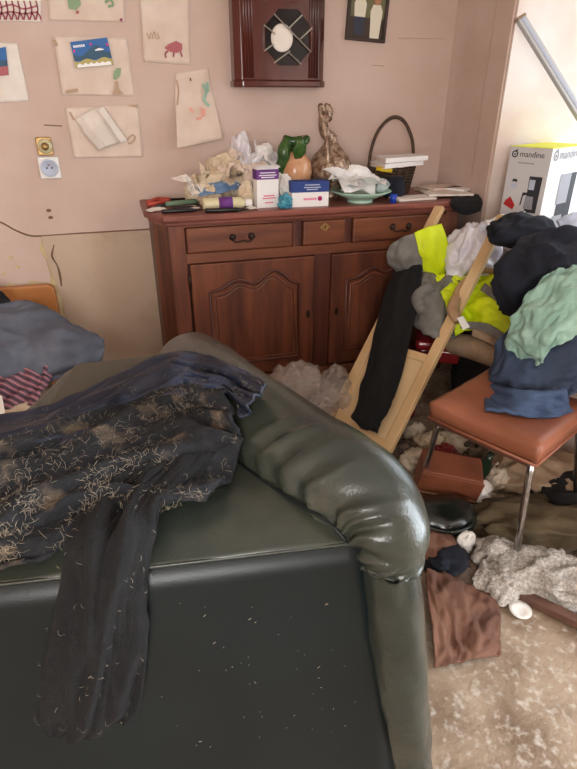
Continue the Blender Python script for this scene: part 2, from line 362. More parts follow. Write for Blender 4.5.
# ================================================================== SIDEBOARD
FY = 2.6
sb = thing('sideboard', 'dark cherry wood sideboard with arched doors against the pink wall', 'sideboard', (.95, 2.85, 0))
def sbp(name, vf, m, par=sb, **k): return obj(name, vf, m, par, world=True, **k)
XL, XR = .198, 1.702
carc = [(XL, FY+.03), (XL-.058, FY+.15), (XL-.058, WY-.03), (XR+.058, WY-.03), (XR+.058, FY+.15), (XR, FY+.03)]
sbp('carcass', prism(carc, .11, .95, 'Z'), 'cherry_d')
def slab(o_, z0, z1): return prism([(XL-.005-o_*.4, FY-o_), (XL-.058-o_, FY+.13), (XL-.058-o_, WY-.025), (XR+.058+o_*.6, WY-.025), (XR+.058+o_*.6, FY+.13), (XR+.005+o_*.4, FY-o_)], z0, z1, 'Z')
sbp('top', slab(.035, .955, .985), 'top_wood', bevel=.007)
sbp('top_moulding', slab(.016, .935, .955), 'top_wood', bevel=.006)
sbp('plinth', prism([(XL, FY+.0), (XL-.058, FY+.13), (XL-.058, WY-.03), (XR+.058, WY-.03), (XR+.058, FY+.13), (XR, FY)], .05, .125, 'Z'), 'cherry_h', bevel=.006)
for x in (XL+.02, XR-.02):
    for y in (FY+.06, WY-.09): sbp('foot', prism([(x-.05, y-.04), (x+.05, y-.04), (x+.05, y+.04), (x-.05, y+.04)], 0, .05, 'Z'), 'cherry_d', bevel=.01)
for s, xc in ((1, XL), (-1, XR)):
    sbp('corner_post', prism([(xc, FY), (xc+s*.075, FY), (xc+s*.075, FY+.03), (xc-s*.058, FY+.16), (xc-s*.058, FY+.14)][::s], .125, .935, 'Z'), 'cherry', bevel=.004)
    a = Vector((xc-s*.006, FY+.012, 0)); b = Vector((xc-s*.052, FY+.125, 0)); n = Vector((-(b-a).y*s, (b-a).x*s, 0)).normalized()*-.006
    sbp('corner_panel', ([p+q for q in (Vector((0, 0, .20)), Vector((0, 0, .90))) for p in (a*.75+b*.25, a*.75+b*.25+n, a*.25+b*.75+n, a*.25+b*.75)], [(0, 1, 2, 3), (4, 7, 6, 5), (0, 4, 5, 1), (1, 5, 6, 2), (2, 6, 7, 3), (3, 7, 4, 0)]), 'cherry_d')
sbp('frame_rail', box2((XL+.07, FY+.002, .757), (XR-.07, FY+.03, .803)), 'cherry_h')
sbp('frame_rail', box2((XL+.07, FY+.002, .925), (XR-.07, FY+.03, .94)), 'cherry_h')
for x0, x1 in ((.792, .838), (1.063, 1.099)): sbp('drawer_divider', box2((x0, FY+.002, .80), (x1, FY+.03, .93)), 'cherry_d', bevel=.003)
sbp('centre_stile', box2((.905, FY+.004, .125), (.995, FY+.03, .76)), 'cherry_d', bevel=.003)
def bail_handle(dr, xc, z):
    for s in (-1, 1):
        sbp('handle_rosette', xf(lathe([(.0, -.012), (.008, -.012), (.016, -.004), (.017, 0)], 12), TR((xc+s*.045, FY-.013, z+.006), (R90, 0, 0), (1, 1, -1))), 'iron', dr, smooth=True)
    sbp('handle', tube([(xc-.045, FY-.024, z+.006), (xc-.040, FY-.032, z-.012), (xc-.015, FY-.034, z-.013), (xc, FY-.034, z-.008), (xc+.015, FY-.034, z-.013), (xc+.040, FY-.032, z-.012), (xc+.045, FY-.024, z+.006)], .0042, 8, 30), 'iron', dr, smooth=True)
for k, (x0, x1) in enumerate(((.278, .788), (.842, 1.060), (1.103, 1.622))):
    d = sbp('drawer', box2((x0, FY-.014, .807), (x1, FY+.02, .923)), 'cherry_h', bevel=.008)
    if k == 1:
        sbp('escutcheon', prism([(.951+.022*math.cos(a/12*6.283)*(1+.25*(a % 3 == 0)), .893+.016*math.sin(a/12*6.283)*(1+.25*(a % 3 == 0))) for a in range(12)], FY-.019, FY-.013, 'Y'), 'brass', d)
        sbp('keyhole', box((.006), .004, .014, (.951, FY-.0195, .892)), 'black', d)
    else: bail_handle(d, (x0+x1)/2+(.0 if k else .005), .865)
def door(x0, x1, hinge):
    z0, z1 = .144, .752; dr = sbp('door', box2((x0, FY-.012, z0), (x1, FY+.015, z1)), 'cherry', bevel=.005)
    a, b = x0+.085, x1-.085; zt = .615; L = b-a
    def top(o):   # two humps with a dip between them
        P = []
        for i in range(33):
            t = i/32; h = 0
            for c, wd, am in ((.31, .15, .050), (.72, .17, .082)): h += am*math.exp(-((t-c)/wd)**2)
            P.append((a+o+(L-2*o)*t, zt+h-o*1.1))
        return P
    def outline(o): return [(a+o, z0+.075+o)]+top(o)+[(b-o, z0+.075+o)]
    ou = outline(0); P3 = [(x, FY-.013, z) for x, z in ou]
    sbp('panel_moulding', tube(P3, .0085, 6, closed=True), 'cherry_d', dr, smooth=True)
    ou = outline(.022); P3 = [(x, FY-.013, z) for x, z in ou]
    sbp('panel_bead', tube(P3, .0045, 6, closed=True), 'cherry_h', dr, smooth=True)
    sbp('raised_panel', prism(outline(.03)[::-1], FY-.018, FY-.010, 'Y'), 'cherry', dr, bevel=.004)
    for z in (.24, .64): sbp('hinge', rod((hinge, FY-.014, z), (hinge, FY-.014, z+.07), .006, 8), 'iron', dr, smooth=True)
    return dr
d1 = door(.284, .903, .277); d2 = door(.997, 1.618, 1.624)
for dr, x in ((d1, .872), (d2, 1.03)):
    sbp('keyhole_plate', prism([(x+.010*math.cos(a/10*6.283), .45+.022*math.sin(a/10*6.283)) for a in range(10)], FY-.016, FY-.011, 'Y'), 'iron', dr)

# ================================================================== ARMCHAIR (foreground)
ac = thing('armchair', 'large dark green leather armchair under black clothes, in the foreground', 'armchair', (-.05, 1.15, 0))
def acp(name, vf, m, par=ac, **k): return obj(name, vf, m, par, world=True, **k)
TZ = .72
RP = [(.135, 1.62, .715), (.17, 1.45, .73), (.225, 1.22, .74), (.30, 1.0, .745), (.36, .86, .75), (.395, .78, .745), (.412, .73, .715), (.412, .705, .675), (.408, .698, .65)]
RR = [.108, .118, .12, .118, .112, .10, .085, .068, .058]
def py(x, z): return (.752-.13*x)*(z/TZ)+(.655-.13*x)*(1-z/TZ)     # the leaning near face
def sup(x, y):
    """height of the chair's upper surface, for laying clothes on it"""
    z = -1
    f = py(x, TZ)
    if y > f and y < 1.68 and x > -.7 and x < .36: z = TZ+.03*math.sin(min(1, (y-f)/.16)*R90)-.035*max(0, min(1, (y-f-.3)/.25))
    for i in range(5):
        for u in (0, .25, .5, .75):
            p = Vector(RP[i]).lerp(Vector(RP[i+1]), u); r = RR[i]*(1-u)+RR[i+1]*u
            d2_ = (x-p.x)**2+(y-p.y)**2
            if d2_ < r*r: z = max(z, p.z+math.sqrt(r*r-d2_)*.95)
    return z
def hit(px, pyy, off=.01):
    r = ray(px, pyy); t = .4
    while t < 3:
        p = CAM+r*t
        if p.z < sup(p.x, p.y)+off: return p
        if p.z < TZ+.0 and p.y < py(p.x, max(p.z, 0))-off: pass
        if p.z < TZ and p.y >= py(p.x, max(p.z, 0))-off: return p
        t += .004
    return CAM+r*1.5
def onpanel(px, pyy, off=.02):
    r = ray(px, pyy); t = .3
    while t < 3:
        p = CAM+r*t
        if p.y >= py(p.x, p.z)-off: return p
        t += .003
    return p
# near face panel, body, upper surface
PX0, PX1 = -.72, .365
rows = []
for j in range(13):
    z = .03+(TZ-.03)*j/12
    X1 = PX1+.075*(1-z/TZ)
    rows.append([(PX0+(X1-PX0)*i/24, py(PX0+(X1-PX0)*i/24, z)-.004*math.sin(math.pi*i/24)*math.sin(math.pi*j/12), z) for i in range(25)])
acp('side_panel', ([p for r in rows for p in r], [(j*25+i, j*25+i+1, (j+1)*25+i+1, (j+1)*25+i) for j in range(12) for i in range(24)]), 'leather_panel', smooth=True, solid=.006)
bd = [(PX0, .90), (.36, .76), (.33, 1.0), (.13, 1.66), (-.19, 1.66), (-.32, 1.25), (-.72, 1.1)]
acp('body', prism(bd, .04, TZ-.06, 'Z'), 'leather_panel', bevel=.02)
v = []; NX, NY = 40, 44
for j in range(NY+1):
    for i in range(NX+1):
        t = i/NX; s = j/NY; yy0 = py(PX0+(PX1-PX0)*t, TZ); 
        xr = .36-.26*s; xl = PX0+.52*s**.8; x = xl+(xr-xl)*t; y0 = py(x, TZ)-.004; y = y0+(1.672-y0)*s**1.25
        z = TZ+.03*math.sin(min(1, (y-y0)/.16)*R90)-.035*max(0, min(1, (y-y0-.3)/.25))
        z -= .03*max(0, (y-1.63)/.042)**2
        z += .006*noise.noise(Vector((x*6, y*6, 2)))*(1 if y < 1.2 else .2); v.append((x, y, z))
acp('upper_pad', (v, [(j*(NX+1)+i, j*(NX+1)+i+1, (j+1)*(NX+1)+i+1, (j+1)*(NX+1)+i) for j in range(NY) for i in range(NX)]), 'leather', smooth=True, solid=.006)
fp = [(-.30, 1.25), (.20, 1.25), (.11, 1.675), (-.195, 1.675)]
acp('flat_rest', prism(fp, TZ-.06, TZ+.001, 'Z'), 'vinyl_flat', bevel=.01)
acp('seam_piping', tube([(PX0+(PX1-PX0)*i/30, py(PX0+(PX1-PX0)*i/30, TZ)-.004, TZ) for i in range(31)], .0032, 6), 'leather', smooth=True)
for x, y in ((-.6, .85), (.28, .75), (-.15, 1.58), (.06, 1.58)): acp('foot', rod((x, y, 0), (x, y, .05), .025, 12), 'black')
lint = []
random.seed(11)
for k in range(46):
    x = random.uniform(.0, .34) if k % 3 else random.uniform(-.1, .3); z = random.uniform(.25, .64); L = random.choice((.001, .0015, .002, .003, .006)); an = random.uniform(0, 3.1)
    c = Vector((x, py(x, z)-.0085, z)); lint.append(bar(c-Vector((math.cos(an)*L/2, 0, math.sin(an)*L/2)), c+Vector((math.cos(an)*L/2, 0, math.sin(an)*L/2)), 0.0008, .0008, (0, 1, 0)))
acp('scuffs_and_lint', join(*lint), 'fur', kind='stuff')
# the padded roll along the far-right edge, gathered at its seam, turning down at the near corner
ns, nk = 190, 56; v = []; f = []; seam = []
PP = [cr(RP, i/ns) for i in range(ns+1)]; RRd = [cr([(q, 0, 0) for q in RR], i/ns).x for i in range(ns+1)]
for i, p in enumerate(PP):
    s_ = i/ns; t = (PP[min(i+1, ns)]-PP[max(i-1, 0)]).normalized()
    side = Vector((t.y, -t.x, 0)); 
    if side.length < .2: side = Vector((-.95, -.3, 0))
    side.normalize(); upv = t.cross(side)
    if i == 0: s0 = side
    if side.dot(s0) < 0: side = -side
    s0 = side; upv = side.cross(t)
    if upv.dot(Vector((0, -.5, 1))) < 0: upv = -upv
    seam.append(p+side*RRd[i]*1.07+upv*RRd[i]*.05)
    cap = 1.0 if s_ > .055 else max(.05, math.sqrt(max(0, 1-((.055-s_)/.055)**2)))
    for k in range(nk):
        a = 2*math.pi*k/nk; ca, sa = math.cos(a), math.sin(a)
        # a=pi/2 top, a=pi the chair's inner/near side where the seam lies
        da = min(abs(a-.35), abs(a-.35-2*math.pi)); wgt = math.exp(-(da/.85)**2)*min(1, max(0, (s_-.25)/.2))
        g = ridge((s_*19-.8*da, 3.3, da*.5), 4); g2 = noise.noise(Vector((s_*7, a*.8, 9)))
        r = RRd[i]*cap*(1+.16*wgt*(g-.3)+.05*g2)
        e = max(0, (s_-.87)/.13); r *= 1+.10*e*math.sin(a*11+1)*.8
        v.append(p+side*(-ca*-1)*r+upv*sa*r*.95)
for i in range(ns):
    for k in range(nk): f.append((i*nk+k, i*nk+(k+1) % nk, (i+1)*nk+(k+1) % nk, (i+1)*nk+k))
f += [tuple(range(nk-1, -1, -1)), tuple(range(ns*nk, (ns+1)*nk))]
acp('padded_roll', (v, f), 'leather', smooth=True)
acp('roll_seam', tube(seam[45:150:7], .0035, 6, 60), 'leather_panel', smooth=True)
# the puffed strip down the near corner
v = []; f = []; nk = 28
for i in range(61):
    s_ = i/60; z = .665-.645*s_
    cx = .408+.08*s_; cy = .695-.035*s_
    for k in range(nk):
        a = 2*math.pi*k/nk; gat = math.exp(-s_*9)
        r = .064+.004*s_-.012*gat+.004*gat*math.sin(a*9)+.006*noise.noise(Vector((math.cos(a)*2, math.sin(a)*2, s_*9)))
        v.append((cx+r*math.cos(a), cy+r*math.sin(a), z))
for i in range(60):
    for k in range(nk): f.append((i*nk+k, i*nk+(k+1) % nk, (i+1)*nk+(k+1) % nk, (i+1)*nk+k))
f += [tuple(range(nk)), tuple(range(61*nk-1, 60*nk-1, -1))]
acp('corner_strip', (v, f), 'leather', smooth=True)

# ------------------------------------------------------------------ clothes on the armchair
def H(*pts, off=.012): return [hit(x, y, off) for x, y in pts]
hair_pts = []
sw = thing('sweater', 'charcoal wool sweater covered in pale pet hair, lying across the armchair', 'sweater', hit(110, 480))
rows = [H((-40, 468), (20, 455), (70, 437), (130, 408), (190, 390), (236, 392), off=.022),
        H((-40, 498), (20, 480), (70, 465), (130, 440), (195, 420), (243, 420), off=.03),
        H((-40, 535), (20, 512), (65, 498), (125, 472), (190, 458), (242, 446), off=.034),
        H((-40, 562), (15, 545), (55, 530), (105, 505), (165, 494), (228, 480), off=.03),
        H((-45, 590), (5, 572), (45, 562), (95, 535), (150, 516), (205, 508), off=.018)]
swb = sheet(rows, 110, 80, ((1.8, 5, .036), (4.5, 11, .013), (14, 22, .003)), 3, .003)
obj('body', swb, 'wool', sw, smooth=True, solid=.008, world=True)
random.seed(3)
def strands(vf, nu, nv, count, seed, length=(.008, .024), dens=None, wd=.00045):
    random.seed(seed); V, Fc = [], []; W = nu+1
    while count:
        i = random.randrange(1, nu-1); j = random.randrange(1, nv-1)
        p = vf[0][j*W+i]
        if dens and noise.noise(Vector((i/nu*4, j/nv*4, seed))) < random.uniform(-.5, .35): continue
        count -= 1
        e1 = vf[0][j*W+i+1]-p; e2 = vf[0][(j+1)*W+i]-p; n = e1.cross(e2).normalized()
        if n.dot(CAM-p) < 0: n = -n
        a = random.uniform(0, 6.28); t = (e1.normalized()*math.cos(a)+n.cross(e1.normalized())*math.sin(a)); sd = n.cross(t); L = random.uniform(*length); cv = random.uniform(-.4, .4)*L
        q = p+n*.0085; b = len(V)
        for s_ in (0, .33, .66, 1):
            c = q+t*(s_-.5)*L+sd*cv*math.sin(s_*3.1)+n*.004*math.sin(s_*3.14); V += [c-sd*wd/2, c+sd*wd/2]
        Fc += [(b+2*k, b+2*k+1, b+2*k+3, b+2*k+2) for k in range(3)]
    return V, Fc
obj('pet_hair', strands(swb, 110, 80, 1500, 5, dens=1), 'fur', sw, world=True, kind='stuff')
P = onpanel
rows = [[hit(120, 478, .045), hit(150, 470, .05), hit(185, 465, .05), hit(215, 458, .045)],
        [hit(98, 508, .03), hit(120, 506, .045), hit(148, 504, .045), hit(172, 500, .03)],
        [P(80, 545, .012), P(102, 543, .045), P(128, 540, .045), P(147, 535, .012)],
        [P(68, 590, .01), P(92, 590, .04), P(120, 590, .045), P(143, 588, .01)],
        [P(56, 650, .01), P(82, 652, .04), P(112, 652, .035), P(141, 648, .01)],
        [P(46, 700, .01), P(72, 708, .03), P(104, 706, .03), P(137, 690, .01)],
        [P(43, 716, .01), P(68, 726, .015), P(100, 722, .015), P(133, 704, .01)]]
slv = sheet(rows, 60, 110, ((3.5, 2.2, .022), (8, 4, .008), (20, 12, .002)), 8, .002)
sl = obj('sleeve', slv, 'wool_sleeve', sw, smooth=True, solid=.006, world=True)
obj('pet_hair', strands(slv, 60, 110, 80, 9, (.005, .014), wd=.0005), 'fur', sl, world=True, kind='stuff')
for k, (x, y) in enumerate(((122, 672), (120, 682), (123, 692))):      # dark embroidered mark near the cuff
    a = P(x, y, .036); obj('embroidery', tube([a+Vector((-.012, 0, -.004)), a+Vector((-.004, -.004, .008)), a+Vector((.004, -.004, -.006)), a+Vector((.012, 0, .006))], .0022, 6, 12), 'black', sl, smooth=True, world=True)
nj = thing('jacket', 'dark navy jacket with shiny lining, spread along the armchair top above the sweater', 'jacket', hit(120, 400))
rows = [H((-40, 432), (30, 420), (80, 402), (130, 374), (170, 356), (205, 360), (236, 374), (262, 394), off=.012),
        H((-40, 446), (30, 434), (80, 415), (130, 388), (175, 368), (212, 370), (240, 384), (262, 400), off=.03),
        H((-40, 462), (30, 448), (80, 430), (135, 404), (185, 380), (220, 380), (243, 394), (258, 408), off=.034),
        H((-40, 490), (30, 470), (80, 452), (140, 425), (195, 398), (228, 394), (245, 404), (250, 420), off=.02)]
njb = sheet(rows, 130, 50, ((2.5, 4.5, .022), (5, 10, .009), (12, 20, .003)), 12, .002)
obj('body', njb, 'navy_satin', nj, smooth=True, solid=.006, world=True)
obj('pet_hair', strands(njb, 130, 50, 260, 15, (.006, .018)), 'fur', nj, world=True, kind='stuff')
a = hit(250, 392, .01)
rows = [[ay(246, 384, 1.26), ay(268, 392, 1.22), ay(292, 404, 1.16), ay(318, 412, 1.12)], [ay(250, 396, 1.2), ay(270, 402, 1.16), ay(292, 411, 1.12), ay(316, 419, 1.09)], [ay(252, 404, 1.16), ay(270, 412, 1.12), ay(290, 418, 1.09), ay(310, 426, 1.06)]]
obj('sleeve', sheet(rows, 40, 16, ((4, 4, .006),), 4), 'navy_satin', nj, smooth=True, solid=.006, world=True)

# ================================================================== BED CORNER, LEFT
bed = thing('bed', 'low bed with a honey wood headboard against the wall, left edge', 'bed', (-1.0, 2.6, 0))
a = ay(55, 283, WY-.04); b = ay(57, 318, WY-.04)
obj('headboard', prism([(-1.55, .2), (-1.55, a.z-.01), (-1.5, a.z+.01), (a.x-.03, a.z), (a.x-.005, a.z-.02), (a.x+.0, .2)], WY-.07, WY-.03, 'Y'), 'honey_wood', bed, world=True, bevel=.008)
obj('mattress', box2((-1.53, 1.95, .14), (-.36, WY-.08, .30)), 'paper_cream', bed, world=True, bevel=.04, seg=3)
obj('side_rail', box2((-.40, 1.95, .10), (-.345, WY-.08, .31)), 'honey_wood', bed, world=True, bevel=.006)
for x, y in ((-1.5, 2.0), (-.38, 2.0), (-1.5, 3.0), (-.38, 3.0)): obj('leg', box2((x-.02, y-.02, 0), (x+.02, y+.02, .14)), 'honey_wood', bed, world=True)
Yp = 2.62
pw = [[ay(-60, 318, Yp+.10), ay(0, 314, Yp+.1), ay(30, 314, Yp+.1), ay(62, 330, Yp+.1), ay(82, 340, Yp+.05)],
      [ay(-60, 330, Yp), ay(0, 322, Yp), ay(38, 322, Yp), ay(72, 336, Yp), ay(96, 350, Yp)],
      [ay(-60, 350, Yp-.10), ay(0, 345, Yp-.12), ay(38, 343, Yp-.12), ay(75, 345, Yp-.1), ay(96, 351, Yp-.02)],
      [ay(-60, 372, Yp-.14), ay(0, 372, Yp-.16), ay(35, 366, Yp-.16), ay(72, 358, Yp-.12), ay(94, 354, Yp-.04)],
      [ay(-60, 400, Yp-.1), ay(0, 392, Yp-.12), ay(35, 380, Yp-.12), ay(70, 366, Yp-.08), ay(90, 357, Yp-.02)]]
obj('jacket', sheet(pw, 70, 50, ((2, 3.5, .045), (5, 8, .018), (12, 14, .004)), 21), 'slate_cloth', None, label='slate blue quilted jacket heaped at the end of the bed', cat='jacket', smooth=True, solid=.01, world=True)
nb = [[ay(-60, 280, 2.85), ay(-10, 288, 2.85), ay(12, 306, 2.85)], [ay(-60, 300, 2.72), ay(-10, 304, 2.72), ay(14, 316, 2.74)], [ay(-60, 330, 2.68), ay(-10, 330, 2.68), ay(14, 325, 2.7)]]
obj('navy_garment', sheet(nb, 24, 24, ((3, 3, .012),), 2), 'navy_cloth', None, label='dark navy garment peeking out behind the slate blue jacket', cat='clothing', smooth=True, solid=.01, world=True)
pl = [[ay(-30, 378, 2.42), ay(0, 380, 2.42), ay(30, 372, 2.44), ay(52, 370, 2.45)], [ay(-30, 395, 2.34), ay(0, 394, 2.34), ay(28, 388, 2.36), ay(50, 384, 2.38)], [ay(-30, 420, 2.26), ay(0, 416, 2.26), ay(26, 408, 2.28), ay(44, 398, 2.3)], [ay(-30, 440, 2.22), ay(0, 436, 2.22), ay(24, 424, 2.24), ay(40, 410, 2.26)]]
obj('blanket', sheet(pl, 40, 40, ((4, 4, .03), (9, 8, .012)), 6), 'plaid', None, label='crumpled plaid blanket in pink and dark stripes under the jacket', cat='blanket', smooth=True, solid=.012, world=True)
obj('card', sheet([[ay(-20, 388, 2.16), ay(2, 396, 2.16)], [ay(-20, 420, 2.10), ay(7, 424, 2.12)]], 6, 6), 'paper_w', None, label='white card corner below the plaid blanket at the left edge', cat='card', solid=.006, world=True)

# ================================================================== THINGS ON THE BACK WALL
WF = WY-.007
def wall_paper(name, label, corners, m, curl=0, seed=1, cat='paper', off=.003):
    """corners TL TR BR BL in the photo, on the wall"""
    tl, tr, br, bl = [ay(x, y, WF-off) for x, y in corners]; rows = []
    for j in range(4):
        t = j/3; l = tl.lerp(bl, t); r = tr.lerp(br, t); row = []
        for i in range(4):
            p = l.lerp(r, i/3)+Vector((0, -.004*abs(noise.noise(Vector((i, j, seed)))), 0))
            if curl and j == 3: p += Vector((0, -curl*(1 if i in (0, 1) else .5), 0))
            if curl and j == 2: p += Vector((0, -curl*.35, 0))
            if i == 0 and j > 1 and curl: p += Vector((.0, -curl*.6, 0))
            row.append(p)
        rows.append(row)
    c = tl.lerp(br, .5)
    o = thing(name, label, cat, c)
    sh = obj('sheet', sheet(rows, 20, 20, ((2, 2, .002),), seed, .0015), m, o, smooth=True, solid=.0012, world=True)
    return o, c
def marks(o, c, strokes, m, wd, yo=-.008, name='drawing'):
    for s_ in strokes:
        pts = [ay(x, y, c.y) for x, y in s_]
        obj(name, scribble([(p.x-c.x, p.z-c.z) for p in pts], wd, yo, 10*len(pts)), m, o)
def blot(o, c, pts, m, yo=-.0085, name='drawing'):
    q = [ay(x, y, c.y) for x, y in pts]; obj(name, prism([(p.x-c.x, p.z-c.z) for p in q], yo, yo+.0008, 'Y'), m, o)
o, c = wall_paper('drawing_sheet', 'drawing with red strokes pinned at the top left corner of the wall', [(-8, -14), (40, -14), (41, 22), (-8, 21)], 'paper_w', seed=2)
for x in range(0, 40, 6): marks(o, c, [[(x, 1), (x+2, 10+(x % 4)), (x, 20)], [(x+1, 12), (x+4, 16+(x % 3)), (x+5, 20)]], 'ink_dkred', .006)
marks(o, c, [[(0, 8), (12, 5), (24, 9), (38, 6)], [(0, 14), (12, 12), (24, 14), (38, 12)]], 'ink_red', .006)
o, c = wall_paper('drawing_sheet', 'cream drawing with a green figure at the top edge beside the red one', [(47, -20), (123, -22), (125, 22), (49, 20)], 'paper', seed=4)
blot(o, c, [(67, -2), (80, -2), (81, 5), (76, 10), (69, 9)], 'ink_green'); marks(o, c, [[(105, 3), (110, 0), (113, 5), (108, 7)]], 'ink_green', .010); blot(o, c, [(76, 11), (79, 11), (79, 14), (76, 14)], 'ink_red'); marks(o, c, [[(120, 19), (122, 21)]], 'ink_dkred', .012)
o, c = wall_paper('drawing_sheet', 'tall cream drawing with a red animal, nearest the wall clock on top', [(138, -26), (188, -26), (190, 65), (144, 62)], 'paper', seed=5)
blot(o, c, [(164, 48), (169, 44), (176, 41), (182, 44), (182, 50), (177, 53), (170, 52)], 'ink_red'); marks(o, c, [[(168, 51), (165, 54), (166, 58)], [(174, 52), (173, 57)], [(180, 51), (182, 57)]], 'ink_dkred', .007)
marks(o, c, [[(147, 33), (149, 39), (151, 33)], [(152, 39), (154, 32), (156, 39)], [(157, 33), (159, 38), (157, 39)]], 'ink_brown', .004)
o, c = wall_paper('drawing_sheet', 'white sheet with a small blue photo stuck on, cut by the left edge', [(-30, 42), (17, 43), (29, 101), (-30, 104)], 'paper_w', seed=6)
blot(o, c, [(-10, 50), (6, 47), (9, 75), (-8, 77)], 'mountain', name='photo'); blot(o, c, [(-10, 50), (6, 47), (7, 60), (-9, 62)], 'sky', -.0095, 'photo_sky'); blot(o, c, [(-9, 68), (8, 66), (9, 75), (-8, 77)], 'ink_red', -.0095, 'photo_ground')
o, c = wall_paper('drawing_sheet', 'cream sheet with a green plant drawing under the landscape postcard', [(53, 36), (127, 38), (134, 96), (62, 95)], 'paper', seed=7)
blot(o, c, [(114, 71), (117, 68), (121, 68), (120, 76), (116, 80), (113, 79)], 'ink_green'); marks(o, c, [[(115, 72), (118, 74), (115, 78)]], 'hair', .004); blot(o, c, [(115, 81), (118, 81), (119, 89), (124, 94), (112, 95), (115, 88)], 'ink_brown'); marks(o, c, [[(66, 92), (78, 90)], [(54, 40), (57, 46)]], 'ink_brown', .014)
tl, tr, br, bl = [ay(*q, WF-.017) for q in ((70, 42), (107, 37.5), (113.5, 65), (76, 68.5))]
pc = thing('postcard', 'landscape postcard of blue sky and mountains over the cream sheet', 'postcard', tl.lerp(br, .5))
def quadpatch(u0, u1, v0, v1, yo, edge=None):
    f = lambda u, v_: tl.lerp(tr, u).lerp(bl.lerp(br, u), v_)
    top = [f(u0+(u1-u0)*i/12, v0+(edge(u0+(u1-u0)*i/12) if edge else 0)) for i in range(13)]; bot = [f(u1+(u0-u1)*i/12, v1) for i in range(13)]
    P_ = top+bot; n = len(P_); V_ = [p+Vector((0, yo, 0)) for p in P_]+[p+Vector((0, yo+.001, 0)) for p in P_]
    return V_, [tuple(range(n)), tuple(range(2*n-1, n-1, -1))]+[(i, i+n, (i+1) % n+n, (i+1) % n) for i in range(n)]
obj('card', quadpatch(0, 1, 0, 1, 0), 'sky', pc, world=True)
obj('mountains', quadpatch(0, 1, .45, .72, -.0008, lambda u: .12*math.sin(u*9)-.22*math.exp(-((u-.72)/.15)**2)), 'mountain', pc, world=True)
obj('snow', quadpatch(.6, .84, .33, .42, -.0012, lambda u: .1*abs(u-.72)*5), 'white_print', pc, world=True)
obj('meadow', quadpatch(0, 1, .72, 1, -.0016, lambda u: .05*math.sin(u*14)), 'meadow', pc, world=True)
obj('flowers', quadpatch(.05, .95, .86, .98, -.0020, lambda u: .04*math.sin(u*40)), 'white_print', pc, world=True)
for u, v_ in ((.03, .3), (.5, .12), (.93, .2)): obj('pin_mark', quadpatch(u, u+.05, v_, v_+.1, -.0024), 'magenta', pc, world=True)
for k in range(6): obj('title_mark', quadpatch(.06+k*.052, .10+k*.052, .14, .23, -.0022), 'white_print', pc, world=True)
o, c = wall_paper('drawing_sheet', 'cream sheet behind the folded white paper, below the postcard', [(65, 108), (138, 104), (143, 157), (74, 158)], 'paper', seed=8)
marks(o, c, [[(127, 140), (132, 135), (135, 138), (131, 143), (128, 143)], [(70, 112), (74, 120)]], 'ink_brown', .008); blot(o, c, [(126, 105), (138, 104.5), (137, 108)], 'ink_brown')
fo = thing('folded_paper', 'folded white paper pinned over the cream sheet, its flap sticking out', 'paper', ay(100, 128, WF-.02))
obj('sheet', sheet([[ay(77, 118, WF-.012), ay(90, 110, WF-.015), ay(103, 106, WF-.012)], [ay(86, 136, WF-.03), ay(100, 126, WF-.05), ay(110, 120, WF-.03)], [ay(100, 150, WF-.02), ay(113, 145, WF-.03), ay(124, 141, WF-.02)]], 16, 16), 'paper_w', fo, smooth=True, solid=.002, world=True)
obj('flap', sheet([[ay(98, 110, WF-.05), ay(103, 105.5, WF-.03)], [ay(109, 125, WF-.075), ay(114, 122, WF-.05)], [ay(121, 143, WF-.06), ay(128, 141, WF-.03)]], 10, 16), 'paper_w', fo, smooth=True, solid=.002, world=True)
obj('side_fold', sheet([[ay(75, 119, WF-.012), ay(80, 115, WF-.03)], [ay(88, 136, WF-.03), ay(93, 132, WF-.05)], [ay(99, 151, WF-.02), ay(106, 147, WF-.04)]], 8, 14), 'paper_w', fo, smooth=True, solid=.002, world=True)
o, c = wall_paper('drawing_sheet', 'curled cream drawing with pink blots hanging just above the sideboard', [(175, 73), (208, 68), (222, 139), (175, 147)], 'paper', .06, 9)
c2 = c+Vector((0, -.012, 0))
marks(o, c2, [[(203, 84), (206, 92), (204, 100), (209, 106)], [(207, 82), (208, 92)]], 'ink_teal', .014, -.016); blot(o, c2, [(200, 107), (205, 109), (205, 116), (201, 117)], 'ink_pink', -.026); marks(o, c2, [[(189, 108), (193, 112)], [(189, 124), (191, 126)], [(196, 119), (201, 118)]], 'ink_pink', .012, -.026); marks(o, c2, [[(176, 80), (178, 90), (177, 105)]], 'ink_brown', .008, -.026); marks(o, c2, [[(190, 78), (191, 81)]], 'crack', .008, -.012)
# switch plates
a = ay(35, 137, WF); b = ay(54, 155, WF); c = a.lerp(b, .5)
sp = thing('switch_plate', 'small brass dimmer plate above the white socket on the wall', 'switch', c)
obj('plate', box(b.x-a.x, .012, a.z-b.z, (0, -.006, 0)), 'brass', sp, bevel=.004)
obj('ring', xf(lathe([(.0, .012), (.03, .012), (.034, 0)], 20), TR((.004, -.012, 0), (R90, 0, 0))), 'tube_cream', sp, smooth=True)
obj('knob', xf(lathe([(.0, .022), (.016, .022), (.019, 0)], 16), TR((.004, -.020, 0), (R90, 0, 0))), 'brass', sp, smooth=True)
a = ay(37, 157, WF); b = ay(62, 178, WF); c = a.lerp(b, .5)
sp = thing('socket', 'white wall socket with a round grey well below the brass plate', 'socket', c)
obj('plate', box(b.x-a.x, .012, a.z-b.z, (0, -.006, 0)), 'white_plastic', sp, bevel=.004)
obj('rim', xf(lathe([(.028, 0), (.040, .006), (.040, .010), (.034, .010), (.030, .003), (0, .003)], 24), TR((0, -.011, 0), (R90, 0, 0))), 'cool_grey', sp, smooth=True)
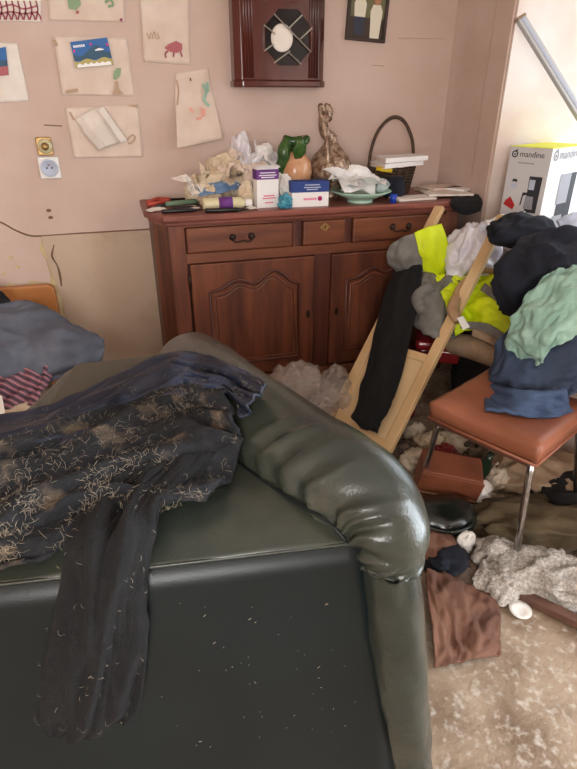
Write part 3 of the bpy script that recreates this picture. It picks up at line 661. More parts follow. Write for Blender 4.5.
obj('earth_pin', xf(lathe([(.0, .014), (.004, .012), (.004, 0)], 10), TR((0, -.012, .014), (R90, 0, 0))), 'chrome', sp)
for s_ in (-1, 1): obj('hole', xf(lathe([(0, .0045), (.004, .0045)], 8), TR((s_*.011, -.012, 0), (R90, 0, 0))), 'black', sp)

# wall clock
cy1 = WF-.11
l0 = ay(236, 80, cy1); r0 = ay(325, 82, cy1); xc = (l0.x+r0.x)/2; hw = (r0.x-l0.x)/2; z0 = l0.z
ck = thing('wall_clock', 'dark mahogany pendulum clock with an octagonal window, high on the wall', 'clock', (xc, WF, z0-.03))
def ckp(name, vf, m, par=ck, **k): return obj(name, vf, m, par, world=True, **k)
ckp('case', prism([(xc-hw, WF), (xc-hw, cy1+.03), (xc-hw+.03, cy1), (xc+hw-.03, cy1), (xc+hw, cy1+.03), (xc+hw, WF)], z0, z0+.62, 'Z'), 'clock_wood', bevel=.003)
ckp('base_moulding', prism([(xc-hw-.008, WF), (xc-hw-.008, cy1+.025), (xc-hw+.03, cy1-.012), (xc+hw-.03, cy1-.012), (xc+hw+.008, cy1+.025), (xc+hw+.008, WF)], z0-.03, z0+.0, 'Z'), 'clock_wood', bevel=.006)
ckp('crown_moulding', prism([(xc-hw-.02, WF), (xc-hw-.02, cy1+.02), (xc-hw+.03, cy1-.03), (xc+hw-.03, cy1-.03), (xc+hw+.02, cy1+.02), (xc+hw+.02, WF)], z0+.62, z0+.66, 'Z'), 'clock_wood', bevel=.006)
for s_ in (-1, 1):
    for k in range(4): ckp('flute', tube([(xc+s_*(hw-.045-k*.013), cy1-.002, z0+.01), (xc+s_*(hw-.045-k*.013), cy1-.002, z0+.60)], .005, 8), 'clock_wood', smooth=True)
    ckp('flute_highlight_strip', box2((xc+s_*(hw-.034)-.002, cy1-.005, z0+.012), (xc+s_*(hw-.034)+.002, cy1, z0+.6)), 'clock_wood')
oc = ay(288, 38, cy1); Rw = .131; Rv = .136
octo = lambda r: [(oc.x+r*math.cos(math.pi/8+k*math.pi/4), oc.z+r*math.sin(math.pi/8+k*math.pi/4)) for k in range(8)]
fr = octo(Rw); inn = octo(Rv-.012)
ckp('window_bezel', ([(x, cy1-.006, z) for x, z in fr]+[(x, cy1-.006, z) for x, z in inn]+[(x, cy1, z) for x, z in fr]+[(x, cy1+.001, z) for x, z in inn], [(k, (k+1) % 8, 8+(k+1) % 8, 8+k) for k in range(8)]+[(k, k+16, (k+1) % 8+16, (k+1) % 8) for k in range(8)]+[(8+k, 8+(k+1) % 8, 24+(k+1) % 8, 24+k) for k in range(8)]), 'clock_wood')
gl = ckp('window_glass', prism(inn[::-1], cy1-.002, cy1-.0005, 'Y'), 'dark_glass')
ckp('pendulum_disc', xf(lathe([(0, .006), (.035, .006), (.055, .002), (.058, 0)], 28), TR((ay(282, 38, cy1-.003).x, cy1-.002, ay(282, 38, cy1-.003).z), (R90, 0, 0), (.95, 1.02, 1))), 'paper_w', smooth=True)
for a, b in (((274, 14), (311, 52)), ((264, 25), (275, 34)), ((264, 51), (274, 44)), ((302, 15), (289, 28)), ((312, 28), (299, 40)), ((274, 63), (290, 51)), ((288, 52), (301, 64))):
    ckp('lattice_strip', rod(ay(*a, cy1-.012), ay(*b, cy1-.012), .0035, 6), 'silver')
# framed photograph
pf = thing('picture_frame', 'small dark framed photo of two people hanging right of the clock', 'picture', ay(368, 0, WF), (0, math.radians(3.2), 0))
fw = .095; fh0 = ay(368, 40, WF).z-ay(368, 0, WF).z
for nm, vf in (('frame_rail', box(2*fw+.03, .02, .016, (0, -.012, fh0))), ('frame_rail', box(2*fw+.03, .02, .016, (0, -.012, fh0+.29))), ('frame_stile', box(.016, .02, .29, (-fw-.007, -.012, fh0+.145))), ('frame_stile', box(.016, .02, .29, (fw+.007, -.012, fh0+.145)))):
    obj(nm, vf, 'photo_dk', pf, bevel=.003)
obj('photo', box(2*fw, .004, .285, (0, -.008, fh0+.145)), 'photo_bg', pf)
obj('photo_ground', box(2*fw, .0008, .09, (0, -.0105, fh0+.05)), 'photo_dk', pf)
def figure(x, z, s_, top, leg, hair):
    for nm, pts, mm in (('figure_top', [(-.026, 0), (.026, 0), (.03, .05), (.018, .075), (-.018, .075), (-.03, .05)], top), ('figure_legs', [(-.022, -.07), (.022, -.07), (.026, 0), (-.026, 0)], leg), ('figure_head', [(.018*math.cos(a*.63), .094+.021*math.sin(a*.63)) for a in range(10)], 'skin'), ('figure_hair', [(-.019, .098), (.019, .098), (.017, .118), (0, .124), (-.017, .118)], hair)):
        obj(nm, prism([(x+p[0]*s_, z+p[1]*s_) for p in pts], -.012-.0004*len(pts), -.0105, 'Y'), mm, pf)
figure(-.042, fh0+.095, 1.1, 'cloth_w', 'navy_p', 'hair'); figure(.048, fh0+.07, 1.1, 'cloth_w', 'cloth_w', 'hair')
# leaning rail in the window recess
a = ay(521, 19, 2.50); b = ay(577, 110, 2.28); b2 = a+(b-a)*((a.z-.80)/(a.z-b.z))
ra = thing('metal_rail', 'white aluminium rail leaning diagonally across the window recess', 'rail', b2)
obj('profile', bar(a, b2, .045, .022, (0, -1, .3)), 'alu', ra, world=True, bevel=.003)
n_ = Vector((0, -1, .3)).normalized()*.012
obj('groove', bar(a+n_, b2+n_, .014, .004, (0, -1, .3)), 'cool_grey', ra, world=True)
obj('end_cap', bar(a+(a-b).normalized()*.012, a, .05, .026, (0, -1, .3)), 'tan_cloth', ra, world=True, bevel=.003)

# ================================================================== ON THE SIDEBOARD
TOP = .985
def B(x, y): return az(x, y, TOP)
def spot(xl, xr, yb, yt):
    p = B((xl+xr)/2, yb); return p, (ay(xr, yb, p.y)-ay(xl, yb, p.y)).length, ay((xl+xr)/2, yt, p.y).z-TOP
p, wd, h = spot(257, 279, 208, 167)
t = thing('carton', 'tall white carton with a purple band at the front of the sideboard', 'box', p+Vector((0, .035, 0)), (0, 0, .08))
obj('carton_body', box(wd, .06, h, (0, 0, h/2)), 'white', t, bevel=.002)
obj('purple_band', box(wd+.0012, .0612, h*.24, (0, 0, h*.82)), 'purple', t)
for k, (z, a_) in enumerate(((.86, .7), (.80, .8), (.75, .6))): obj('print_line', box(wd*a_, .001, h*.02, (0, -.0311, h*z)), 'white_print', t)
for k, (z, a_) in enumerate(((.30, .5), (.24, .6), (.13, .4))): obj('print_line', box(wd*a_, .001, h*.03, (wd*.05, -.0306, h*z)), 'pink_print', t)
obj('carton_flap', box(wd, .03, .002, (0, .01, h+.006)), 'white', t, rot=(.25, 0, 0))
p, wd, h = spot(293, 329, 207, 182)
t = thing('carton', 'small white and navy carton in front of the bowl', 'box', p+Vector((0, .045, 0)), (0, 0, -.06))
obj('carton_body', box(wd, .08, h, (0, 0, h/2)), 'white', t, bevel=.002)
obj('navy_band', box(wd+.0012, .0812, h*.42, (0, 0, h*.80)), 'blue_print', t)
for z, a_ in ((.88, .4), (.78, .45), (.70, .3)): obj('print_line', box(wd*a_, .001, h*.035, (wd*.05, -.0411, h*z)), 'cool_grey', t)
for k in range(6): obj('print_mark', box(wd*.045, .001, h*.09, (-wd*.16+k*wd*.06, -.0406, h*.32)), 'pink_print', t)
obj('print_dot', xf(lathe([(0, .001), (h*.10, .001)], 12), TR((wd*.26, -.0402, h*.33), (R90, 0, 0))), 'magenta', t)
# lying bottle
a = B(203, 210.5); b = B(252, 208.5)
t = thing('bottle', 'cream bottle with a purple label lying on the sideboard', 'bottle', a.lerp(b, .5)+Vector((0, 0, .028)), (0, R90, math.atan2(b.y-a.y, b.x-a.x)))
L = (b-a).length
obj('bottle_body', lathe([(.0, -L/2), (.024, -L/2), (.028, -L/2+.01), (.028, L*.25), (.022, L*.32), (.014, L*.36), (0, L*.36)], 20), 'tube_cream', t, smooth=True)
obj('cap', lathe([(.017, L*.36), (.017, L/2), (0, L/2)], 16), 'white_plastic', t)
obj('purple_label', lathe([(.0286, -L*.18), (.0286, L*.10)], 20), 'purple', t, smooth=True)
# pens, pliers and scraps at the left corner
for nm, lab, cat, a, b, r, m_, up in (
    ('marker_pen', 'black marker pen lying at the left front corner of the sideboard', 'pen', (162, 213.5), (204, 211.5), .009, 'black', 0),
    ('screwdriver', 'black screwdriver lying in front of the cream bottle', 'screwdriver', (205, 213), (250, 211.5), .010, 'black', 0),
    ('rasp', 'grey green handled rasp lying behind the marker pens', 'tool', (166, 208), (206, 204), .013, 'green_tool', .004),
    ('pencil', 'dark pencil lying behind the red pliers', 'pencil', (156, 207), (184, 205.5), .006, 'black', 0),
    ('marker_pen', 'black marker pen between the rasp and the cream bottle', 'pen', (172, 211), (200, 208.5), .008, 'black', 0)):
    a = B(*a); b = B(*b); d = (b-a); L = d.length
    t = thing(nm, lab, cat, a.lerp(b, .5)+Vector((0, 0, r+up)), (0, R90, math.atan2(d.y, d.x)))
    obj('barrel', lathe([(0, -L/2), (r*.7, -L/2), (r, -L/2+.006), (r, L*.2), (r*.6, L*.3)], 12), m_, t, smooth=True)
    obj('tip', lathe([(r*.6, L*.3), (r*.45, L*.44), (0, L/2)], 12), 'iron', t, smooth=True)
t = thing('pliers', 'red handled pliers at the far left corner of the sideboard top', 'pliers', B(162, 206))
for s_ in (0, 1):
    obj('grip', tube([B(148, 207-2*s_)+Vector((0, 0, .012)), B(158, 206-4*s_)+Vector((0, 0, .014)), B(170, 203-1*s_)+Vector((0, 0, .012))], .010, 8, 14), 'red_tool', t, smooth=True, world=True)
obj('jaw', tube([B(170, 203)+Vector((0, 0, .012)), B(186, 201)+Vector((0, 0, .012))], [.011, .004], 8), 'iron', t, world=True)
for k, (x, y, sx, sy, rz, lab) in enumerate(((157, 211, .09, .05, .3, 'white scrap of paper under the red pliers'), (192, 209, .07, .04, -.4, 'small white paper scrap beside the rasp handle'), (252, 209.5, .05, .04, .2, 'torn white paper scrap by the bottle cap'))):
    obj('paper_scrap', sheet([[(-sx/2, -sy/2, .003), (0, -sy/2, .006), (sx/2, -sy/2, .003)], [(-sx/2, sy/2, .003), (0, sy/2, .012), (sx/2, sy/2, .006)]], 8, 8, ((3, 3, .002),), k), 'paper_w', None, B(x, y), (0, 0, rz), lab, 'paper', solid=.0015)
# crumpled papers and bags
def crumple(nm, lab, cat, x, y, Y, rad, m_, seed, n=3, amps=((1.3, .3), (2.6, .28)), z=None, smooth=False, **k):
    c = ay(x, y, Y); zz = TOP if z is None else z
    return obj(nm, lump(rad, seed, n, amps, **k), m_, None, (c.x, c.y, zz), (0, 0, seed*1.3), lab, cat, smooth=smooth)
G = 'crumpled papers on the sideboard'
CR = ((1.3, .35), (2.0, .28), (4.2, .09))
for lab, x, Y, rad, m_, seed, z in (
    ('crumpled cream paper ball at the left end of the paper heap', 197, 2.90, (.06, .05, .075), 'paper_cream', 1, TOP),
    ('large crumpled cream paper under the curled drawing', 222, 2.95, (.08, .06, .12), 'paper_cream', 2, TOP),
    ('crumpled cream paper behind the tall white carton', 252, 2.86, (.08, .06, .085), 'paper_cream', 3, TOP),
    ('small torn cream paper ball on top of the heap', 233, 2.90, (.05, .045, .045), 'paper_cream', 4, TOP+.13),
    ('crumpled brownish paper below the white plastic bag', 236, 2.82, (.08, .05, .075), 'offwhite_cloth', 5, TOP),
    ('flattened cream paper wad behind the lying bottle', 210, 2.80, (.075, .05, .055), 'paper_cream', 6, TOP),
    ('torn cream paper leaning at the foot of the white carton', 246, 2.72, (.035, .03, .07), 'paper_cream', 7, TOP)):
    o = crumple('crumpled_paper', lab, 'paper', x, 190, Y, rad, m_, seed, 4, CR, z=z); o['group'] = G
crumple('plastic_bag', 'knotted white plastic bag standing tallest on the paper heap', 'bag', 241, 150, 2.95, (.05, .045, .10), 'poly', 11, 4, CR, TOP+.14)
crumple('plastic_bag', 'crumpled white plastic bag between the paper heap and the green jug', 'bag', 262, 160, 2.93, (.095, .06, .085), 'poly', 12, 4, CR, TOP+.09)
crumple('tissue', 'crumpled white tissue behind the tall carton near the jug', 'tissue', 279, 170, 2.80, (.05, .05, .08), 'tissue', 13, 4, CR)
crumple('tissue', 'crumpled white tissue between the two cartons', 'tissue', 287, 185, 2.72, (.045, .04, .075), 'tissue', 14, 4, CR)
crumple('plastic_wrap', 'crumpled teal plastic wrap between the white cartons', 'plastic wrap', 285, 205, 2.62, (.032, .03, .04), 'teal_film', 15, 4)
for k, (x, y_, Y, sz, rx, ry, rz, m_, lab) in enumerate((
    (212, 182, 2.84, .15, .9, .2, .3, 'paper_cream', 'creased cream sheet standing in the middle of the paper heap'),
    (230, 166, 2.88, .13, .6, -.3, -.5, 'paper', 'creased pale sheet on top of the paper heap'),
    (194, 190, 2.82, .12, .5, .4, .9, 'paper_w', 'creased white sheet at the left foot of the paper heap'),
    (255, 180, 2.80, .14, 1.0, .1, -.2, 'paper', 'creased pale sheet behind the tall white carton'),
    (268, 158, 2.90, .12, .8, .3, .6, 'white', 'creased white sheet against the white plastic bag'))):
    r_ = [[((i-1.5)*sz/3+.02*math.sin(k*5+i*7+j*3), (j-1.5)*sz/3+.02*math.sin(k*3+i*2+j*9), .035*math.sin(k*2.3+i*2.9+j*4.1)) for i in range(4)] for j in range(4)]
    obj('creased_sheet', sheet(r_, 12, 12, ((3, 3, .02), (5, 5, .01)), k+50, .004), m_, None, ay(x, y_, Y), (rx, ry, rz), lab, 'paper', G, solid=.0016)
bw = [[B(198, 206)+Vector((0, .10, .07)), B(222, 205)+Vector((0, .1, .09)), B(246, 204)+Vector((0, .1, .09))], [B(200, 207)+Vector((0, .04, .085)), B(224, 206)+Vector((0, .04, .10)), B(244, 205)+Vector((0, .05, .105))], [B(200, 208.5)+Vector((0, .0, .05)), B(224, 207)+Vector((0, .0, .065)), B(240, 206)+Vector((0, 0, .075))]]
obj('plastic_wrap', sheet(bw, 30, 14, ((4, 3, .008),), 5), 'blue_film', None, label='flat blue plastic wrapper draped over the cream papers', cat='plastic wrap', smooth=True, solid=.003, world=True)
# ceramic jug
c = ay(295, 160, 2.86)
t = thing('ceramic_jug', 'green and peach glazed ceramic jug on the sideboard', 'jug', (c.x, c.y, TOP))
obj('belly', lathe([(0, 0), (.05, 0), (.058, .01), (.055, .03), (.076, .08), (.088, .13), (.080, .18), (.055, .215), (.038, .23), (0, .232)], 28), 'peach', t, smooth=True)
obj('green_back', tube([(-.03, 0, .01), (-.085, -.01, .06), (-.092, -.02, .13), (-.07, -.03, .19), (-.065, -.03, .24), (-.04, -.02, .285)], [.03, .035, .028, .03, .032, .025], 12, 40), 'frog_green', t, smooth=True)
obj('rim', tube([(-.05, -.02, .285), (-.01, -.035, .275), (.03, -.03, .27), (.055, -.01, .285), (.045, .03, .28), (0, .045, .275), (-.045, .03, .285)], .020, 10, 50), 'frog_green', t, smooth=True)
obj('neck', lathe([(.036, .215), (.034, .24), (.045, .27), (.06, .29), (.045, .285), (.03, .25)], 20), 'frog_green', t, smooth=True)
obj('leaf', lump((.035, .012, .05), 3, 3, ((1.5, .2),), -.9), 'frog_green', t, (.0, -.06, .20), (.3, 0, .2), smooth=True)
# metal pineapple shaped ewer
c = ay(331, 150, 2.88)
t = thing('metal_ewer', 'dark silvered ewer with a scaly round body and tall looped neck', 'ewer', (c.x, c.y, TOP))
v0, f0 = lathe([(0, 0), (.05, 0), (.055, .01), (.045, .025), (.085, .06), (.106, .11), (.108, .15), (.092, .195), (.062, .23), (.040, .255), (.03, .285), (.028, .30)], 60)
v1 = []
for p in v0:
    p = Vector(p); a_ = math.atan2(p.y, p.x); k_ = 1+.055*abs(math.sin(a_*9+p.z*70))*abs(math.sin(a_*9-p.z*70)) if .03 < p.z < .27 else 1
    v1.append((p.x*k_, p.y*k_, p.z))
obj('body', (v1, f0), 'bronze', t, smooth=True)
obj('neck', tube([(0, 0, .285), (-.035, -.005, .31), (-.05, -.01, .35), (-.04, -.01, .39), (-.02, -.01, .40)], [.03, .028, .024, .03, .018], 12, 30), 'bronze', t, smooth=True)
obj('looped_handle', tube([(-.045, -.08, .17), (-.05, -.075, .25), (-.06, -.05, .34), (-.075, -.03, .41), (-.07, -.02, .435), (-.055, -.02, .42), (-.05, -.02, .38)], .010, 10, 50), 'bronze', t, smooth=True)
obj('crest', lump((.028, .02, .04), 7, 3, ((1.5, .3), (4, .3)), -.9), 'bronze', t, (-.03, -.01, .36), smooth=True)
# bowl and what lies in it
c = ay(360, 200, 2.70); c.z = TOP
t = thing('bowl', 'shallow celadon green bowl heaped with white papers', 'bowl', c)
obj('bowl_body', lathe([(0, 0), (.06, 0), (.065, .012), (.10, .028), (.155, .052), (.152, .056), (.09, .034), (0, .018)], 36), 'celadon', t, smooth=True)
obj('foot_ring', lathe([(.058, -.0), (.066, .0), (.064, .010)], 28), 'celadon', t)
for k, (dx, dy, s_, rx, rz, lab) in enumerate(((-.07, .02, .20, .7, .4, 'largest folded white sheet rising at the left of the bowl'), (.04, -.01, .16, -.3, -.5, 'folded white sheet lying in the middle of the bowl'), (-.10, -.02, .14, .2, 1.1, 'white sheet hanging over the left rim of the bowl'), (.0, .05, .17, .9, -.2, 'crumpled white sheet standing at the back of the bowl'))):
    r_ = [[(-s_/2, -s_/2, .0), (0, -s_/2, .03), (s_/2, -s_/2, .01)], [(-s_/2, 0, .03), (0, 0, .0), (s_/2, 0, .04)], [(-s_/2, s_/2, .01), (0, s_/2, .05), (s_/2, s_/2, .02)]]
    obj('loose_paper', sheet(r_, 10, 10, ((2, 2, .012),), k+30), 'white', None, c+Vector((dx, dy, .075)), (rx*.6, .2, rz), lab, 'paper', 'papers in the bowl', solid=.0015)
obj('glass_tumbler', lathe([(0, 0), (.026, 0), (.030, .055), (.028, .055), (.024, .006), (0, .006)], 20), 'glass', None, c+Vector((.095, -.02, .048)), (.5, .3, 0), 'small clear glass lying at the right side of the bowl', 'glass', smooth=True)
obj('blue_cup', lathe([(0, 0), (.015, 0), (.019, .042), (.017, .042), (.013, .004), (0, .004)], 18), 'blue_glass', None, B(393, 203), (0, 0, 0), 'tiny cobalt blue cup at the sideboard edge right of the bowl', 'cup', smooth=True)
# basket
c = ay(391, 170, 2.90); c.z = TOP
t = thing('wicker_basket', 'dark wicker basket with a tall arched handle near the room corner', 'basket', c)
for k in range(9):
    rr = .085+.02*k/8
    obj('woven_band', tube([(rr*1.25*math.cos(a*.2618), rr*math.sin(a*.2618), .012+k*.015+.003*(-1)**a) for a in range(24)], .006, 6, closed=True), 'wicker', t, smooth=True)
for a in range(14): obj('stake', rod((.085*1.25*math.cos(a*.4488), .085*math.sin(a*.4488), .005), (.107*1.25*math.cos(a*.4488), .107*math.sin(a*.4488), .145), .004, 6), 'wicker', t)
obj('basket_base', lathe([(0, 0), (.085, 0), (.085, .008), (0, .008)], 24), 'wicker', t)
obj('arched_handle', tube([(-.13, 0, .13), (-.125, 0, .22), (-.09, .0, .315), (-.02, 0, .375), (.05, 0, .36), (.105, 0, .28), (.125, 0, .2), (.13, 0, .13)], .0095, 8, 50), 'wicker', t, smooth=True)
for k, (dz, dx, rz, lab) in enumerate(((.15, -.005, .12, 'lower white paperback on the wicker basket'), (.175, .02, -.04, 'upper white paperback on the wicker basket'))):
    b_ = thing('book', lab, 'book', c+Vector((dx, -.06, dz)), (0, -.04, rz), 'white books on the basket')
    obj('page_block', box(.225, .15, .018, (0, 0, .011)), 'paper', b_); obj('cover', box(.235, .16, .002, (0, 0, .021)), 'white', b_); obj('cover', box(.235, .16, .002, (0, 0, .001)), 'white', b_); obj('spine', box(.235, .002, .022, (0, -.08, .011)), 'white', b_)
obj('yellow_case', box(.075, .05, .022, (0, 0, .011)), 'yellow', None, c+Vector((-.09, -.10, .125)), (0, .15, .2), 'yellow plastic case at the left rim of the wicker basket', 'case', bevel=.006)
obj('dark_bag', lump((.06, .05, .07), 5, 3), 'navy_cloth', None, c+Vector((-.04, -.14, 0)), (0, 0, 0), 'dark crumpled bag in front of the wicker basket', 'bag', smooth=True)
# papers at the right end
for k, (x, y, sx, sy, rz, m_, lab) in enumerate(((412, 199, .22, .12, .05, 'paper_w', 'long white envelope beside the blue cup'), (446, 196, .24, .16, -.2, 'paper_w', 'large white magazine at the right end of the sideboard'), (440, 192, .20, .14, .15, 'paper', 'cream booklet behind the white magazine'), (428, 190, .14, .09, .4, 'paper_cream', 'small cream card in front of the basket shadow'), (462, 193, .18, .12, .5, 'white', 'bright white leaflet overlapping the magazine at the corner'))):
    q = B(x, y); obj('paper_stack', box(sx, sy, .010), m_, None, q+Vector((0, 0, .006+.0102*(k in (1, 4))+.0103*(k == 4)+(.0205 if k == 2 else 0))), (0, 0, rz), lab, 'paper', bevel=.001)
crumple('plastic_wrap', 'crumpled clear plastic wrap at the right end of the sideboard', 'plastic wrap', 474, 192, 2.86, (.07, .06, .05), 'glass', 17, 4)
bk = [[B(452, 199)+Vector((0, 0, .008)), B(464, 198)+Vector((0, 0, .008)), B(478, 197)+Vector((0, 0, .01))], [ay(450, 204, 2.545), ay(465, 203, 2.545), ay(482, 202, 2.55)], [ay(454, 211, 2.54), ay(466, 215, 2.535), ay(480, 211, 2.54)]]
obj('black_rag', sheet(bk, 20, 20, ((3, 3, .004),), 2), 'black_cloth', None, label='black rag hanging over the right front corner of the sideboard', cat='rag', smooth=True, solid=.006, world=True)

# ================================================================== WINDOW SILL BOX
bx_o = Vector((1.93, 2.27, .80)); BA = math.radians(25); BH = ay(548, 149, 2.27).z-.80
t = thing('coffee_maker_box', 'white carton picturing a coffee maker, yellow on top, on the window sill', 'box', bx_o, (0, 0, BA))
bw_, bd_ = .36, .205
obj('carton_body', box(bw_, bd_, BH, (bw_/2, bd_/2, BH/2)), 'white', t)
obj('yellow_top', box(bw_+.001, bd_+.001, .004, (bw_/2, bd_/2, BH+.001)), 'box_yellow', t)
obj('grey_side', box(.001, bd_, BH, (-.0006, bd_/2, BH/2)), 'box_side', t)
def logo(par, org, ex, s_, m_):
    """round berry-like badge with a leaf: org point, ex direction of reading"""
    for k, pts in enumerate(([(1*math.cos(a*.3142), 1*math.sin(a*.3142)) for a in range(20)],)):
        n = len(pts); out = [org+ex*(x*s_)+Vector((0, 0, y*s_)) for x, y in pts]; inn_ = [org+ex*(x*s_*.62)+Vector((0, 0, y*s_*.62)) for x, y in pts]
        obj('badge_ring', ([*out, *inn_], [(i, (i+1) % n, n+(i+1) % n, n+i) for i in range(n)]), m_, par, solid=.0004)
    obj('badge_leaf', ([org+ex*(s_*a)+Vector((0, 0, s_*b)) for a, b in ((-.1, .6), (.5, .8), (.9, 1.3), (.2, 1.2))], [(0, 1, 2, 3)]), m_, par, solid=.0004)
    obj('badge_core', ([org+ex*(s_*.3*math.cos(a*.785))+Vector((0, 0, s_*.3*math.sin(a*.785)-.05*s_)) for a in range(8)], [tuple(range(8))]), m_, par, solid=.0004)
ex = Vector((0, -1, 0)); zt = BH-.032
logo(t, Vector((-.0016, bd_-.026, zt)), ex, .016, 'logo')
lettering('mandine', .036, 'logo', t, (-.0016, bd_-.050, zt-.010), (R90, 0, -R90))
def poly(name, org, exx, pts, m_, par=t): return obj(name, ([org+exx*x+Vector((0, 0, y)) for x, y in pts], [tuple(range(len(pts)))]), m_, par, solid=.0005)
o_ = Vector((-.0018, bd_, 0))
poly('print_line', o_, ex, [(.05, zt-.035), (.13, zt-.035), (.13, zt-.040), (.05, zt-.040)], 'grey_print')
poly('printed_machine_body', o_, ex, [(.122, BH-.29), (.180, BH-.29), (.183, BH-.125), (.120, BH-.125)], 'logo')
poly('printed_machine_tank', o_+Vector((-.0006, 0, 0)), ex, [(.124, BH-.185), (.152, BH-.185), (.152, BH-.14), (.124, BH-.14)], 'cool_grey')
poly('printed_jug', o_+Vector((-.0006, 0, 0)), ex, [(.114, BH-.275), (.160, BH-.275), (.156, BH-.215), (.118, BH-.215)], 'grey_print')
poly('printed_jug_handle', o_+Vector((-.0012, 0, 0)), ex, [(.094, BH-.26), (.100, BH-.26), (.105, BH-.215), (.118, BH-.21), (.150, BH-.21), (.150, BH-.198), (.100, BH-.20)], 'logo')
poly('printed_cup', o_, ex, [(.034, BH-.185), (.060, BH-.185), (.064, BH-.165), (.032, BH-.165)], 'cool_grey'); poly('printed_lid', o_+Vector((-.0004, 0, 0)), ex, [(.034, BH-.155), (.064, BH-.155), (.058, BH-.143), (.040, BH-.143)], 'logo')
poly('printed_berries', o_, ex, [(.010, BH-.265), (.062, BH-.285), (.070, BH-.262), (.040, BH-.225), (.018, BH-.245)], 'red_print')
ex2 = Vector((1, 0, 0)); logo(t, Vector((.042, -.0016, zt)), ex2, .024, 'grey_print')
lettering('mandine', .062, 'grey_print', t, (.078, -.0016, zt-.018), (R90, 0, 0))
o2 = Vector((0, -.0018, 0))
poly('printed_machine_body', o2, ex2, [(.15, .02), (.31, .02), (.31, BH-.12), (.15, BH-.12)], 'logo'); poly('printed_machine_tank', o2+Vector((0, -.0006, 0)), ex2, [(.135, BH-.26), (.25, BH-.26), (.25, BH-.12), (.135, BH-.12)], 'grey_print'); poly('printed_jug', o2+Vector((0, -.0006, 0)), ex2, [(.10, .02), (.25, .02), (.23, .13), (.13, .13)], 'grey_print')

# ================================================================== THE PILE ON THE RIGHT
tl = ay(440, 207, 2.55); bl = az(330, 424, .03); br = az(383, 458, .03); dr_ = (tl-bl).normalized(); wv_ = br-bl; wv_ = wv_-dr_*wv_.dot(dr_); nf = dr_.cross(wv_).normalized()
if nf.dot(CAM-bl) < 0: nf = -nf
LL = (tl-bl).length
fr = thing('pine_rack', 'raw pine rack with a lower panel, leaning against the sideboard', 'rack', bl)
def F(u, s_, n=0): return bl+wv_*u+dr_*(LL*s_)+nf*n
for u, s1 in ((0, 1.0), (1.0, .98)): obj('side_rail', bar(F(u, 0), F(u, s1), .052, .028, nf), 'pine', fr, world=True, bevel=.005)
obj('panel', ([F(u, s_, n) for n in (-.006, .004) for u, s_ in ((.06, .02), (.94, .02), (.94, .36), (.06, .36))], [(0, 3, 2, 1), (4, 5, 6, 7), (0, 1, 5, 4), (1, 2, 6, 5), (2, 3, 7, 6), (3, 0, 4, 7)]), 'pine_panel', fr, world=True)
for s_ in (.02, .37): obj('cross_rail', bar(F(.05, s_), F(.95, s_), .04, .022, nf), 'pine', fr, world=True, bevel=.004)
# black trouser leg
q = lambda x, y, o=.02: ap(x, y, F(.5, .3, o), nf)
rows = [[q(398, 262), q(410, 260, .05), q(422, 268)], [q(390, 290), q(404, 292, .06), q(419, 300)], [q(380, 325), q(395, 328, .06), q(411, 334)], [q(371, 362), q(386, 365, .055), q(402, 372)], [q(362, 395), q(376, 398, .05), q(392, 404)], [q(355, 414), q(366, 421, .04), q(384, 420)], [q(357, 420), q(372, 430, .03), q(377, 434)]]
obj('black_trousers', sheet(rows, 24, 70, ((2.5, 4, .02), (6, 9, .006)), 4), 'black_cloth', None, label='black trouser leg hanging down over the pine rack', cat='trousers', smooth=True, solid=.01, world=True)
# grey and fluorescent vest over the left rail
t = thing('work_vest', 'grey and fluorescent yellow work vest slung over the pine rack top', 'vest', F(.1, .8))
Yv = 2.44
g = lambda x, y, o=0: ay(x, y, Yv-o)
obj('grey_panel', sheet([[g(392, 246), g(402, 238, .03), g(416, 233, .05)], [g(388, 254), g(402, 252, .06), g(420, 248, .08)], [g(390, 264), g(404, 264, .06), g(422, 264, .08)], [g(398, 271), g(410, 274, .04), g(424, 276, .06)]], 24, 24, ((3, 3, .01),), 2), 'grey_cloth', t, smooth=True, solid=.01, world=True)
obj('yellow_panel', sheet([[g(414, 233, .05), g(426, 228, .06), g(441, 224, .04)], [g(418, 248, .08), g(430, 244, .10), g(446, 242, .08)], [g(421, 264, .08), g(434, 262, .10), g(452, 262, .09)], [g(424, 276, .06), g(438, 276, .08), g(460, 278, .08)]], 24, 24, ((3, 3, .008),), 3), 'hivis', t, smooth=True, solid=.01, world=True)
# everything from here to the hoop hangs or lies behind the plane of the rack
def K(x, y, n): return ap(x, y, F(.5, .5, n), nf)
c = K(470, 262, -.12)
obj('plastic_bag', lump((.13, .11, .15), 31, 5, ((1.3, .3), (2.2, .26), (6, .06)), -.8), 'poly', None, c+Vector((0, 0, -.12)), (0, 0, 1), 'white plastic bag on the clothes pile between the pine rails', 'bag', smooth=True)
t = thing('work_jacket', 'fluorescent yellow jacket with grey bands crumpled below the plastic bag', 'jacket', K(480, 330, -.08))
obj('yellow_body', sheet([[K(428, 276, -.06), K(455, 280, -.09), K(485, 278, -.09), K(520, 284, -.09)], [K(440, 296, -.04), K(462, 294, -.08), K(490, 292, -.07), K(526, 300, -.06)], [K(450, 318, -.03), K(466, 312, -.08), K(492, 312, -.05), K(524, 320, -.04)], [K(455, 336, -.05), K(470, 332, -.08), K(492, 334, -.05), K(512, 338, -.05)]], 60, 46, ((3.5, 4, .026), (8, 8, .008)), 9), 'hivis', t, smooth=True, solid=.01, world=True)
